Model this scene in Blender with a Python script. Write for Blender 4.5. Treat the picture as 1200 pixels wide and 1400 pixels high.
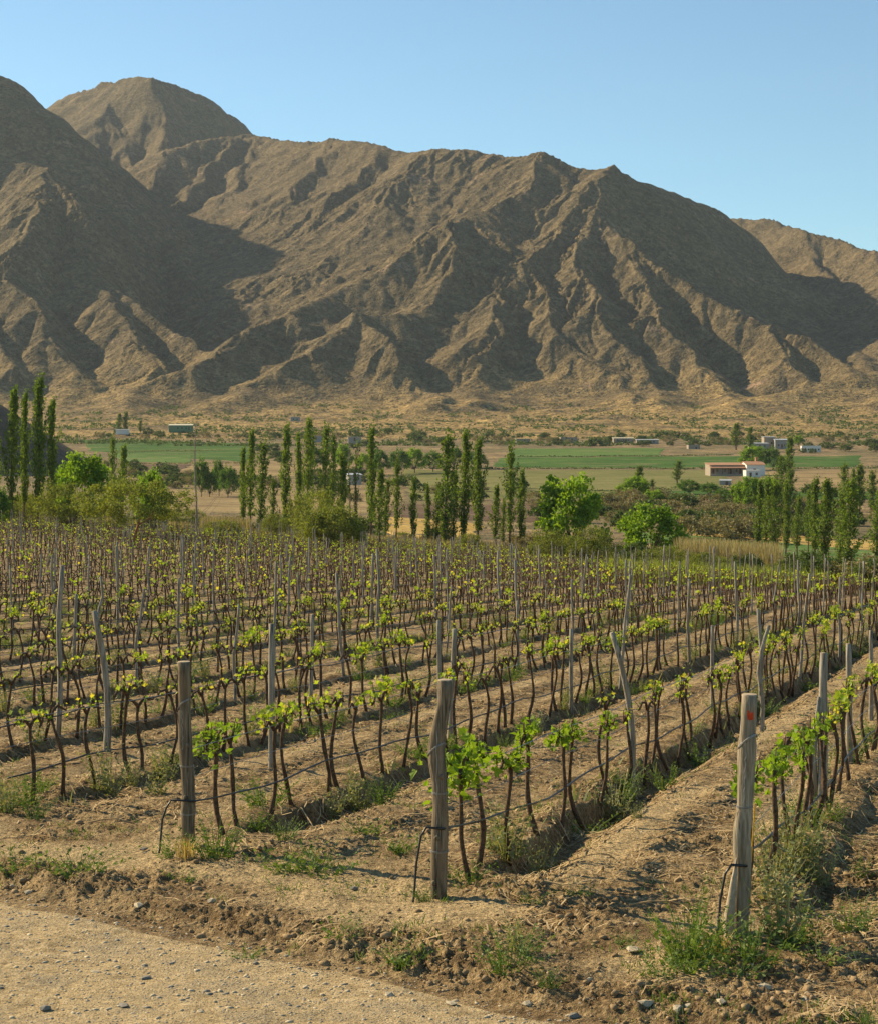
import bpy, math, random
import numpy as np

# ------------------------------------------------------------------ camera, sky, sun, exposure
SC = bpy.context.scene
for o in list(bpy.data.objects):
    bpy.data.objects.remove(o, do_unlink=True)
COL = SC.collection
F = 2500.0          # focal length in photo pixels (photo 1200 x 1400)
HZ = 590.0          # row of the true horizon in the photo
EYE = 3.27
cam_d = bpy.data.cameras.new('camera')
cam = bpy.data.objects.new('camera', cam_d)
COL.objects.link(cam)
cam.location = (0, 0, EYE)
cam.rotation_euler = (math.radians(90), 0, 0)
cam_d.sensor_width = 36.0
cam_d.lens = F / 1400.0 * 36.0
cam_d.shift_y = -(700 - HZ) / 1400.0
cam_d.clip_start = 0.5
cam_d.clip_end = 20000
SC.camera = cam

SUN_EL = math.radians(29)
SUN_AZ = math.atan2(-0.84, 0.54)       # azimuth measured from +Y towards +X
sun_vec = (math.sin(SUN_AZ) * math.cos(SUN_EL), math.cos(SUN_AZ) * math.cos(SUN_EL), math.sin(SUN_EL))
world = bpy.data.worlds.new('World')
SC.world = world
world.use_nodes = True
wn = world.node_tree
bg = wn.nodes['Background']
sky = wn.nodes.new('ShaderNodeTexSky')
sky.sky_type = 'NISHITA'
sky.sun_disc = False
sky.sun_elevation = SUN_EL
sky.sun_rotation = SUN_AZ % (2 * math.pi)
sky.altitude = 1200
sky.air_density = 1.0
sky.dust_density = 0.35
sky.ozone_density = 1.0
bg.inputs['Strength'].default_value = 0.092
tint = wn.nodes.new('ShaderNodeMix'); tint.data_type = 'RGBA'; tint.blend_type = 'MULTIPLY'
tint.inputs[0].default_value = 1.0
tint.inputs[7].default_value = (.70, .90, .92, 1)      # clear dry-air teal of the photograph's sky
wn.links.new(sky.outputs[0], tint.inputs[6])
wn.links.new(tint.outputs[2], bg.inputs[0])
sl = bpy.data.lights.new('sun', 'SUN')
sl.energy = 5.0
sl.angle = math.radians(0.5)
sl.color = (1.0, 0.83, 0.56)
sun = bpy.data.objects.new('sun', sl)
COL.objects.link(sun)
from mathutils import Vector
sun.rotation_euler = Vector(sun_vec).to_track_quat('Z', 'Y').to_euler()
sun.location = (-60, 40, 60)
SC.view_settings.view_transform = 'Standard'
SC.view_settings.look = 'None'
SC.view_settings.gamma = 1
SC.view_settings.exposure = 0.74
SC.render.engine = 'CYCLES'
SC.cycles.max_bounces = 6
SC.cycles.transparent_max_bounces = 8

RNG = random.Random(7)
NR = np.random.default_rng(11)

# ------------------------------------------------------------------ noise helpers
def _h(ix, iy, s):
    n = (ix.astype(np.int64) * 374761393 + iy.astype(np.int64) * 668265263 + s * 974634777) & 0xffffffff
    n = ((n ^ (n >> 13)) * 1274126177) & 0xffffffff
    n = n ^ (n >> 16)
    return (n & 0xffffff).astype(np.float64) / 16777216.0

def perlin(x, y, s=0):
    x = np.asarray(x, float); y = np.asarray(y, float)
    ix = np.floor(x); iy = np.floor(y)
    fx = x - ix; fy = y - iy
    ux = fx * fx * fx * (fx * (fx * 6 - 15) + 10); uy = fy * fy * fy * (fy * (fy * 6 - 15) + 10)
    def g(dx, dy):
        a = _h(ix + dx, iy + dy, s) * 2 * np.pi
        return np.cos(a) * (fx - dx) + np.sin(a) * (fy - dy)
    a = g(0, 0); b = g(1, 0); c = g(0, 1); d = g(1, 1)
    return 1.5 * ((a * (1 - ux) + b * ux) * (1 - uy) + (c * (1 - ux) + d * ux) * uy)

def fbm(x, y, s=0, o=4, gain=.5):
    r = 0; a = 1.0
    for i in range(o):
        r = r + a * perlin(x * 2 ** i, y * 2 ** i, s + i * 17); a *= gain
    return r

def ss(a, b, x):
    t = np.clip((np.asarray(x, float) - a) / (b - a), 0, 1)
    return t * t * (3 - 2 * t)

# ------------------------------------------------------------------ ground height
PY_ = [0, 230, 300, 400, 500, 650, 800, 900, 1070, 1250, 1500, 1700, 1900, 2500, 4500]
PZ_ = [0, -11.96, -14.2, -16.4, -17.7, -17.2, -15.7, -13.2, -7.7, -1.7, 12, 28, 46, 90, 145]
_yy = np.linspace(0, 4500, 4501)
_zz = np.interp(_yy, PY_, PZ_)
_k = np.ones(81) / 81
_zs = np.convolve(np.pad(_zz, 40, mode='edge'), _k, 'valid')
_zs = np.where(_yy < 200, -.052 * _yy, _zs)

def H(X, Y):
    X = np.asarray(X, float); Y = np.asarray(Y, float)
    z = np.interp(Y, _yy, _zs)
    z = z - .06 * X * ss(20, 180, Y) * (1 - ss(260, 650, Y))
    z = z + .35 * fbm(X / 60, Y / 60, 3, 2) * ss(230, 420, Y)
    return z

RD = math.radians(18.5)
RDX, RDY = math.sin(RD), math.cos(RD)
SPC = 2.97
def uv(X, Y):               # u across the rows, v along them
    return X * RDY - Y * RDX, X * RDX + Y * RDY
def xy(u, v):
    return u * RDY + v * RDX, -u * RDX + v * RDY
U0 = -2.34
def road_s(X, Y):           # distance from the road edge, positive on the vineyard side
    return (X + 1.4) * .64 + (Y - 14.0) * .768 + .12 * perlin(X * .9, Y * .9, 5)

def micro(X, Y):
    u, v = uv(X, Y)
    s = road_s(X, Y)
    t = (U0 - u) / SPC
    uw = u + .10 * perlin(v * .5, u * .2, 31) + .05 * perlin(v * 2.1, u * .3, 32)
    t = ((uw - U0) / SPC) % 1.0          # 0 at the row, grows to the right of it
    fade = ss(2.9, 4.6, s) * (1 - .55 * ss(60, 200, Y))
    ditch = -np.clip(ss(.085, .13, t) - ss(.18, .36, t), 0, 1) * (.075 + .06 * perlin(v * .35, u, 8) + .15 * np.exp(-((u - U0 + 2.6) / .9) ** 2) + .07 * np.exp(-((u - U0 + 5.6) / .9) ** 2))
    berm = .07 * np.exp(-((t - .02) / .07) ** 2) + .07 * np.exp(-((t - 1.02) / .07) ** 2)
    ridge = .05 * ss(.3, .45, t) * (1 - ss(.85, .98, t))
    tracks = -.03 * np.exp(-((t - .45) / .05) ** 2) - .03 * np.exp(-((t - .82) / .05) ** 2)
    z = fade * (ditch * (1 + .35 * perlin(v * 1.7, u * 2, 81)) + (berm + ridge) * (1 + .6 * perlin(v * 1.1, u * 1.5, 82)) + tracks)
    head = .09 * ss(0, .5, s) + .035 * np.exp(-((s - .75) / .4) ** 2) * (1 + perlin(X * 1.1, Y * 1.1, 41))
    head = head + .06 * np.exp(-((s - 1.9) / .5) ** 2) * (perlin(X * .8, Y * .8, 9) + .4)
    z = z + head - .10 * (1 - ss(.0, .2, -s)) * 0
    z = z + .035 * perlin(X * .45, Y * .45, 12) * ss(-.5, .5, s)
    return z

def G(X, Y):                # the smooth ground things stand on
    X = np.asarray(X, float); Y = np.asarray(Y, float)
    near = 1 - ss(225, 262, Y)
    return H(X, Y) + near * micro(X, Y)

def dustmask(X, Y):
    u, v = uv(X, Y); s = road_s(X, Y)
    t = ((u - U0 + .12 * perlin(v * .5, u * .3, 83)) / SPC) % 1.0
    tr = np.exp(-((t - .42) / .085) ** 2) + .9 * np.exp(-((t - .82) / .08) ** 2)
    tr = tr * ss(2.6, 4.2, s) * (.35 + .65 * ss(-.3, .3, perlin(v * .22, u * .8, 84)))
    hd = (1 - ss(2.2, 3.6, s)) * ss(.6, 1.2, s) * ss(-.2, .35, perlin(X * .55, Y * .55, 85) + .2)
    return np.clip(tr + hd, 0, 1)

def rough(X, Y):
    s = road_s(X, Y)
    onv = ss(0, .3, s)
    f1 = fbm(X * 2.2, Y * 2.2, 50, 3)
    r = np.abs(perlin(X * 5, Y * 5, 60)); r2 = np.abs(perlin(X * 11, Y * 11, 61)); r3 = perlin(X * 24, Y * 24, 62)
    patch = ss(-.25, .45, perlin(X * .7, Y * .7, 64))
    dm = dustmask(X, Y)
    v = .020 * f1 + (.25 + .75 * patch) * (1.15 - .9 * dm) * (.050 * (r - .25) + .040 * (r2 - .25) + .018 * r3) + .008 * r3
    edge = np.exp(-((s - .35) / .45) ** 2)
    v = v + edge * (.012 * (r - .2) + .006 * (r2 - .2) + .006 * r3 + .03 * f1)
    rd = .012 * fbm(X * 1.6, Y * 1.6, 70, 3) + .006 * np.abs(perlin(X * 14, Y * 14, 71)) + .002 * r3
    return onv * v + (1 - onv) * rd

def unproj(px, py, ymax=2400):
    Ys = np.geomspace(9, ymax, 6000)
    Xs = (px - 600) / F * Ys
    zr = EYE - (py - HZ) / F * Ys
    g = G(Xs, Ys)
    k = np.argmax(g > zr)
    if not (g > zr).any(): k = len(Ys) - 1
    return float(Xs[k]), float(Ys[k]), float(g[k])

# ------------------------------------------------------------------ mesh helpers
def np_mesh(name, V, Q, smooth=True):
    me = bpy.data.meshes.new(name)
    V = np.ascontiguousarray(V, dtype=np.float32); Q = np.ascontiguousarray(Q, dtype=np.int32)
    n, k = Q.shape
    me.vertices.add(len(V)); me.vertices.foreach_set('co', V.ravel())
    me.loops.add(n * k); me.loops.foreach_set('vertex_index', Q.ravel())
    me.polygons.add(n)
    me.polygons.foreach_set('loop_start', np.arange(0, n * k, k, dtype=np.int32))
    me.polygons.foreach_set('loop_total', np.full(n, k, dtype=np.int32))
    me.update(calc_edges=True)
    if smooth:
        me.polygons.foreach_set('use_smooth', np.ones(n, dtype=bool))
    return me

def grid_quads(nr, nc):
    i = np.arange(nr * nc).reshape(nr, nc)
    return np.stack([i[:-1, :-1], i[:-1, 1:], i[1:, 1:], i[1:, :-1]], -1).reshape(-1, 4)

class MB:
    """collects shapes, links them as one mesh object"""
    def __init__(s): s.v = []; s.f = []; s.n = 0
    def add(s, V, Fs):
        V = [tuple(map(float, p)) for p in V]
        b = s.n
        s.v += V; s.n += len(V)
        s.f += [tuple(i + b for i in f) for f in Fs]
        return s
    def tube(s, pts, rad, n=6, cap=True, jit=0, rng=None):
        m = len(pts)
        if not hasattr(rad, '__len__'): rad = [rad] * m
        P = [Vector(p) for p in pts]
        V = []; Fs = []
        ref = Vector((0.31, .95, .05)).normalized()
        for i in range(m):
            d = (P[min(i + 1, m - 1)] - P[max(i - 1, 0)])
            if d.length < 1e-9: d = Vector((0, 0, 1))
            d.normalize()
            a = ref - d * ref.dot(d)
            if a.length < .15:
                a = Vector((1, 0, 0)) - d * d.x
            a.normalize()
            b = d.cross(a)
            for j in range(n):
                t = 2 * math.pi * j / n
                r = rad[i] * (1 + (rng.uniform(-jit, jit) if jit else 0))
                V.append(P[i] + (a * math.cos(t) + b * math.sin(t)) * r)
        for i in range(m - 1):
            for j in range(n):
                Fs.append((i * n + j, i * n + (j + 1) % n, (i + 1) * n + (j + 1) % n, (i + 1) * n + j))
        if cap:
            Fs.append(tuple(range(n - 1, -1, -1))); Fs.append(tuple((m - 1) * n + j for j in range(n)))
        return s.add(V, Fs)
    def box(s, x0, x1, y0, y1, z0, z1):
        V = [(x0, y0, z0), (x1, y0, z0), (x1, y1, z0), (x0, y1, z0), (x0, y0, z1), (x1, y0, z1), (x1, y1, z1), (x0, y1, z1)]
        return s.add(V, [(0, 3, 2, 1), (4, 5, 6, 7), (0, 1, 5, 4), (1, 2, 6, 5), (2, 3, 7, 6), (3, 0, 4, 7)])
    def mesh(s, name, mat, smooth=False):
        me = bpy.data.meshes.new(name)
        me.from_pydata(s.v, [], s.f)
        if smooth: me.polygons.foreach_set('use_smooth', [True] * len(me.polygons))
        if mat: me.materials.append(mat)
        me.update()
        return me
    def build(s, name, mat, parent=None, smooth=False, loc=None):
        return link(name, s.mesh(name, mat, smooth), parent, loc)

def link(name, me, parent=None, loc=None, rz=0, sc=None):
    o = bpy.data.objects.new(name, me)
    COL.objects.link(o)
    if parent is not None: o.parent = parent
    if loc is not None: o.location = loc
    if rz: o.rotation_euler = (0, 0, rz)
    if sc is not None: o.scale = sc if hasattr(sc, '__len__') else (sc, sc, sc)
    return o

def tag(o, label=None, cat=None, group=None, kind=None):
    if label: o['label'] = label
    if cat: o['category'] = cat
    if group: o['group'] = group
    if kind: o['kind'] = kind
    return o

def empty(name, loc=(0, 0, 0), rz=0, sc=None):
    o = link(name, None, None, loc, rz, sc)
    o.empty_display_size = .2
    return o

# ------------------------------------------------------------------ materials
def new_mat(name):
    m = bpy.data.materials.new(name); m.use_nodes = True
    nt = m.node_tree; nt.nodes.clear()
    out = nt.nodes.new('ShaderNodeOutputMaterial')
    return m, nt, out

class N:
    def __init__(s, nt): s.nt = nt
    def __call__(s, typ, **kw):
        n = s.nt.nodes.new(typ)
        ins = kw.pop('ins', {})
        for k, v in kw.items(): setattr(n, k, v)
        for k, v in ins.items():
            if hasattr(v, 'is_linked') or hasattr(v, 'links'): s.nt.links.new(v, n.inputs[k])
            else: n.inputs[k].default_value = v
        return n
    def geo(s): return s('ShaderNodeNewGeometry').outputs['Position']
    def obj(s): return s('ShaderNodeTexCoord').outputs['Object']
    def scale(s, vec, sc):
        n = s('ShaderNodeVectorMath', operation='MULTIPLY', ins={0: vec}); n.inputs[1].default_value = sc; return n.outputs[0]
    def noise(s, vec, sc, det=4, rough=.55, dist=0.0, out='Fac'):
        return s('ShaderNodeTexNoise', ins={'Vector': vec, 'Scale': sc, 'Detail': det, 'Roughness': rough, 'Distortion': dist}).outputs[out]
    def voro(s, vec, sc, out='Distance', feat='F1', rnd=1.0):
        return s('ShaderNodeTexVoronoi', feature=feat, ins={'Vector': vec, 'Scale': sc, 'Randomness': rnd}).outputs[out]
    def ramp(s, fac, stops, interp='LINEAR'):
        n = s('ShaderNodeValToRGB', ins={'Fac': fac}); cr = n.color_ramp; cr.interpolation = interp
        while len(cr.elements) < len(stops): cr.elements.new(.5)
        for e, (p, c) in zip(cr.elements, stops):
            e.position = p
            e.color = (c, c, c, 1) if not hasattr(c, '__len__') else (*c, 1)
        return n.outputs['Color']
    def mix(s, fac, a, b, mode='MIX'):
        n = s('ShaderNodeMix', data_type='RGBA', blend_type=mode)
        for i, v in ((0, fac), (6, a), (7, b)):
            if hasattr(v, 'links'): s.nt.links.new(v, n.inputs[i])
            else: n.inputs[i].default_value = v if not hasattr(v, '__len__') or len(v) == 4 else (*v, 1)
        return n.outputs[2]
    def math(s, op, a, b=0.0, clamp=False):
        n = s('ShaderNodeMath', operation=op, use_clamp=clamp)
        for i, v in ((0, a), (1, b)):
            if hasattr(v, 'links'): s.nt.links.new(v, n.inputs[i])
            else: n.inputs[i].default_value = v
        return n.outputs[0]
    def bump(s, h, strength=.5, dist=.1, normal=None):
        ins = {'Height': h, 'Strength': strength, 'Distance': dist}
        if normal is not None: ins['Normal'] = normal
        return s('ShaderNodeBump', ins=ins).outputs[0]
    def sepxyz(s, v): return s('ShaderNodeSeparateXYZ', ins={0: v}).outputs

def bsdf(nt, out, col, rough=.9, normal=None, spec=.2, metal=0.0):
    b = nt.nodes.new('ShaderNodeBsdfPrincipled')
    def st(k, v):
        if hasattr(v, 'links'): nt.links.new(v, b.inputs[k])
        else: b.inputs[k].default_value = v if not hasattr(v, '__len__') or len(v) == 4 else (*v, 1)
    st('Base Color', col); st('Roughness', rough); st('Specular IOR Level', spec); st('Metallic', metal)
    if normal is not None: nt.links.new(normal, b.inputs['Normal'])
    nt.links.new(b.outputs[0], out.inputs['Surface'])
    return b

def simple(name, col, var=.25, sc=6.0, rough=.85, bump=.3, bd=.02, spec=.2, metal=0.0, stretch=(1, 1, 1), coord='obj'):
    m, nt, out = new_mat(name); n = N(nt)
    p = n.obj() if coord == 'obj' else n.geo()
    p = n.scale(p, stretch)
    f = n.noise(p, sc, 5, .6)
    c = n.ramp(f, [(.3, tuple(x * (1 - var) for x in col)), (.7, tuple(min(1, x * (1 + var)) for x in col))])
    nm = n.bump(f, bump, bd) if bump else None
    bsdf(nt, out, c, rough, nm, spec, metal)
    return m

def leaf_mat(name, c1, c2, trans=.45, hue=.0, yellow=None):
    m, nt, out = new_mat(name); n = N(nt)
    r = n('ShaderNodeObjectInfo').outputs['Random']
    p = n.obj()
    w = n.noise(p, 3.0, 2, .6)
    wn_ = n('ShaderNodeTexWhiteNoise', noise_dimensions='1D')
    nt.links.new(n('ShaderNodeNewGeometry').outputs['Random Per Island'], wn_.inputs['W'])
    f = n.math('ADD', n.math('MULTIPLY', w, .4), n.math('MULTIPLY', wn_.outputs['Value'], .5))
    f = n.math('ADD', f, n.math('MULTIPLY', r, .15))
    c = n.ramp(f, [(.2, c1), (.8, c2)])
    if yellow is not None:
        g = n.ramp(n('ShaderNodeNewGeometry').outputs['Random Per Island'], [(.86, 0.0), (.9, 1.0)])
        c = n.mix(g, c, yellow)
    d = n('ShaderNodeBsdfDiffuse', ins={'Color': c})
    tc = n.mix(1.0, c, (1.25, 1.25, .45), 'MULTIPLY')
    t = n('ShaderNodeBsdfTranslucent', ins={'Color': tc})
    gl = n('ShaderNodeBsdfGlossy', ins={'Roughness': .6, 'Color': (.8, .85, .7, 1)})
    mx = n('ShaderNodeMixShader', ins={0: trans}); nt.links.new(d.outputs[0], mx.inputs[1]); nt.links.new(t.outputs[0], mx.inputs[2])
    m2 = n('ShaderNodeMixShader', ins={0: .025}); nt.links.new(mx.outputs[0], m2.inputs[1]); nt.links.new(gl.outputs[0], m2.inputs[2])
    nt.links.new(m2.outputs[0], out.inputs['Surface'])
    return m
# ------------------------------------------------------------------ mountains
def W(px, py, d): return ((px - 600) / F * d, d, EYE + (HZ - py) / F * d)

RIDGES = [
 # points (px, py, distance), side slopes
 ([(345,185,3350),(370,190,3250),(420,196,3100),(450,192,3020),(480,193,2950),(520,200,2880),(560,210,2800),(600,204,2700),(640,205,2640),(690,216,2580),(745,213,2520),(760,225,2510),(800,232,2480),(850,230,2440)], .62),
 ([(850,230,2440),(870,238,2460),(900,255,2520),(940,275,2600),(985,297,2700),(1010,330,2800)], 1.0),
 ([(900,310,3300),(1000,300,3150),(1040,300,3080),(1070,308,3000),(1100,317,2900),(1150,330,2800),(1200,345,2700),(1300,370,2650),(1400,400,2600)], .86),
 ([(1200,345,2700),(1215,400,2420),(1225,440,2200),(1235,490,2000),(1240,540,1820)], .55),
 ([(1100,317,2900),(1120,370,2700),(1140,420,2480),(1160,455,2250),(1185,500,2000),(1200,540,1800)], .86),
 ([(1300,370,2650),(1330,430,2200),(1350,500,1900)], .55),
 # peak B
 ([(-60,190,4000),(20,165,3900),(62,150,3820),(100,132,3720),(150,115,3620),(185,105,3540),(208,107,3500),(250,120,3590),(290,140,3670),(320,165,3740),(345,186,3790)], 1.1),
 ([(208,107,3500),(219,140,3400),(222,175,3320),(232,200,3200)], 1.0),
 ([(345,185,3330),(310,188,3250),(270,194,3180),(235,203,3100),(215,235,2960),(205,262,2850)], .62),
 ([(150,115,3620),(150,160,3420),(168,200,3260),(185,240,3080),(200,270,2950)], .55),
 ([(320,188,3240),(290,220,3080),(262,255,2920),(240,280,2800)], .7),
 ([(350,187,3280),(335,225,3080),(310,262,2880),(292,290,2780)], .7),
 ([(340,300,2800),(320,318,2700),(300,335,2620),(282,358,2540),(290,380,2450)], .8),
 ([(400,197,3150),(390,235,2950),(360,275,2780),(345,300,2680),(338,345,2500),(340,385,2380)], .68),
 ([(450,192,3020),(425,235,2820),(400,270,2680),(378,310,2560),(355,350,2430),(345,392,2300)], .66),
 ([(530,201,2870),(490,240,2680),(450,275,2560),(415,320,2440),(385,355,2340),(350,400,2210),(325,430,2120)], .64),
 ([(600,204,2700),(560,240,2560),(525,285,2420),(480,330,2320),(430,370,2230),(390,400,2160)], .6),
 ([(610,308,2170),(570,330,2120),(530,360,2070),(495,380,2040),(460,402,2000),(425,415,1960),(390,428,1920),(345,452,1870),(300,480,1810),(255,508,1760)], (.68, .66)),
 ([(745,213,2520),(715,262,2380),(665,290,2270),(640,296,2230),(610,308,2170)], .62),
 ([(610,308,2170),(625,340,2080),(615,375,2020),(600,400,1980),(585,420,1950)], .85),
 ([(850,232,2440),(815,250,2370),(790,282,2290),(765,310,2210),(735,338,2140),(705,362,2090),(675,385,2050),(650,402,2010)], (.98, .58)),
 ([(675,385,2050),(650,402,2010),(600,428,1960),(560,430,1940),(520,432,1925),(492,430,1920),(455,455,1870),(420,480,1820),(380,505,1775),(330,530,1740)], (.72, .66)),
 ([(492,430,1920),(518,462,1850),(545,495,1800),(570,520,1765),(592,545,1735)], (1.25, .7)),
 ([(700,364,2085),(672,400,1990),(668,440,1900),(660,480,1840),(658,515,1790),(650,545,1745)], .62),
 ([(712,364,2085),(735,400,2000),(752,432,1935),(772,462,1885),(800,485,1840),(830,505,1800),(850,535,1750)], .8),
 ([(820,248,2380),(815,290,2270),(850,330,2170),(900,370,2090),(960,405,2020),(1010,430,1975),(1060,447,1940),(1100,462,1910),(1150,490,1860),(1180,520,1800)], .95),
 ([(815,290,2270),(785,335,2150),(795,380,2040),(820,425,1940),(850,470,1860),(880,510,1790),(900,545,1740)], .62),
 ([(850,330,2170),(875,385,2050),(890,430,1950),(925,470,1870),(955,500,1815),(985,540,1750)], .66),
 ([(1060,447,1940),(1085,485,1860),(1110,520,1800)], .7),
 ([(1250,500,1900),(1190,510,1830),(1130,530,1780),(1060,550,1740)], .4),
 # massif A at the left
 ([(-260,20,2740),(-120,60,2640),(0,108,2630),(30,130,2700),(58,147,2760),(85,176,2790),(130,225,2770),(175,275,2660),(220,330,2520),(255,380,2280),(285,430,2140),(300,458,2040)], .95),
 ([(-120,190,2560),(-40,210,2480),(20,224,2420),(48,224,2400),(75,232,2370),(92,262,2290),(105,290,2220),(101,330,2140),(115,365,2080),(155,400,2020),(195,425,1970),(240,455,1910),(280,480,1860),(305,497,1820)], .95),
 ([(75,232,2370),(50,290,2180),(25,340,2060),(15,385,1980),(50,425,1900),(80,465,1840),(120,510,1770)], .7),
 ([(115,365,2080),(140,405,1990),(160,440,1910),(185,468,1850),(215,500,1790)], .75),
 ([(-80,300,2200),(-60,380,2000),(-20,440,1860),(20,500,1770)], .7),
 ([(305,494,1800),(262,503,1775),(225,516,1755),(188,530,1735)], .9),
]

def cones(X, Y, fan):
    wx = X + 14 * fbm(X / 150, Y / 150, 90, 3); wy = Y + 16 * fbm(X / 190 + 40, Y / 190, 95, 3)
    best = np.full(X.shape, -1e9)
    for pts, s in RIDGES:
        if 528 <= pts[-1][1] < 560 and len(pts) > 2:      # low toe running out into the fan
            a_, b_ = pts[-2], pts[-1]
            pts = pts + [(b_[0] + (b_[0] - a_[0]) * .7, 563, b_[2] - 130)]
        P = np.array([W(*p) for p in pts])
        ddx, ddy = P[-1][0] - P[0][0], P[-1][1] - P[0][1]
        if isinstance(s, tuple): sp, sn = s
        elif ddy < -.5 * abs(ddx) and ddx > .22 * ddy: sp, sn = (s * 1.3, s * .92) if s < .8 else (s * 1.12, s * .86)
        else: sp = sn = s
        rb = np.full(X.shape, -1e9)
        for q, (a, b) in enumerate(zip(P[:-1], P[1:])):
            dx, dy = b[0] - a[0], b[1] - a[1]
            L2 = dx * dx + dy * dy
            t0 = ((wx - a[0]) * dx + (wy - a[1]) * dy) / L2
            t = np.clip(t0, 0 if q else -.0, 1)
            dd = np.sqrt((wx - a[0] - t * dx) ** 2 + (wy - a[1] - t * dy) ** 2)
            cr = (dx * (wy - a[1]) - dy * (wx - a[0])) / np.sqrt(L2)
            w_ = ss(-25, 25, cr)
            se = sp * w_ + sn * (1 - w_)
            z = a[2] + t * (b[2] - a[2]) - (np.sqrt(dd * dd + 36) - 6) * se + np.maximum(dd - 160, 0) * se * np.where(se < .8, .25, 0)
            rb = np.maximum(rb, z)
        for e, f, on in ((P[0], P[1], True), (P[-1], P[-2], pts[-1][1] < 480)):
            if on:          # the ridge drops off quickly beyond its ends
                L = math.hypot(e[0] - f[0], e[1] - f[1])
                ov = np.maximum(((wx - e[0]) * (e[0] - f[0]) + (wy - e[1]) * (e[1] - f[1])) / L, 0)
                rb = rb - ov * .9
        k = 10.0                         # softened union
        h = np.clip(.5 + .5 * (rb - best) / k, 0, 1)
        best = best * (1 - h) + rb * h + k * h * (1 - h)
    base = fan + np.clip((Y - 1830) * .10, 0, 40)
    k = 44.0
    h = np.clip(.5 + .5 * (base - best) / k, 0, 1)
    return best * (1 - h) + base * h + k * h * (1 - h) * .6

def gully(X, Y, dx, dy, seed):
    ix = np.floor(X); iy = np.floor(Y)
    acc = 0; ws = 0
    for i in (-1, 0, 1, 2):
        for j in (-1, 0, 1, 2):
            cx = ix + i; cy = iy + j
            ox = cx + _h(cx, cy, seed) - .5; oy = cy + _h(cx, cy, seed + 9) - .5
            ex = X - ox; ey = Y - oy
            w = np.exp(-(ex * ex + ey * ey) * 2.2)
            ph = (ex * dx + ey * dy) * 2 * np.pi
            acc = acc + w * np.cos(ph); ws = ws + w
    return acc / ws

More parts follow.
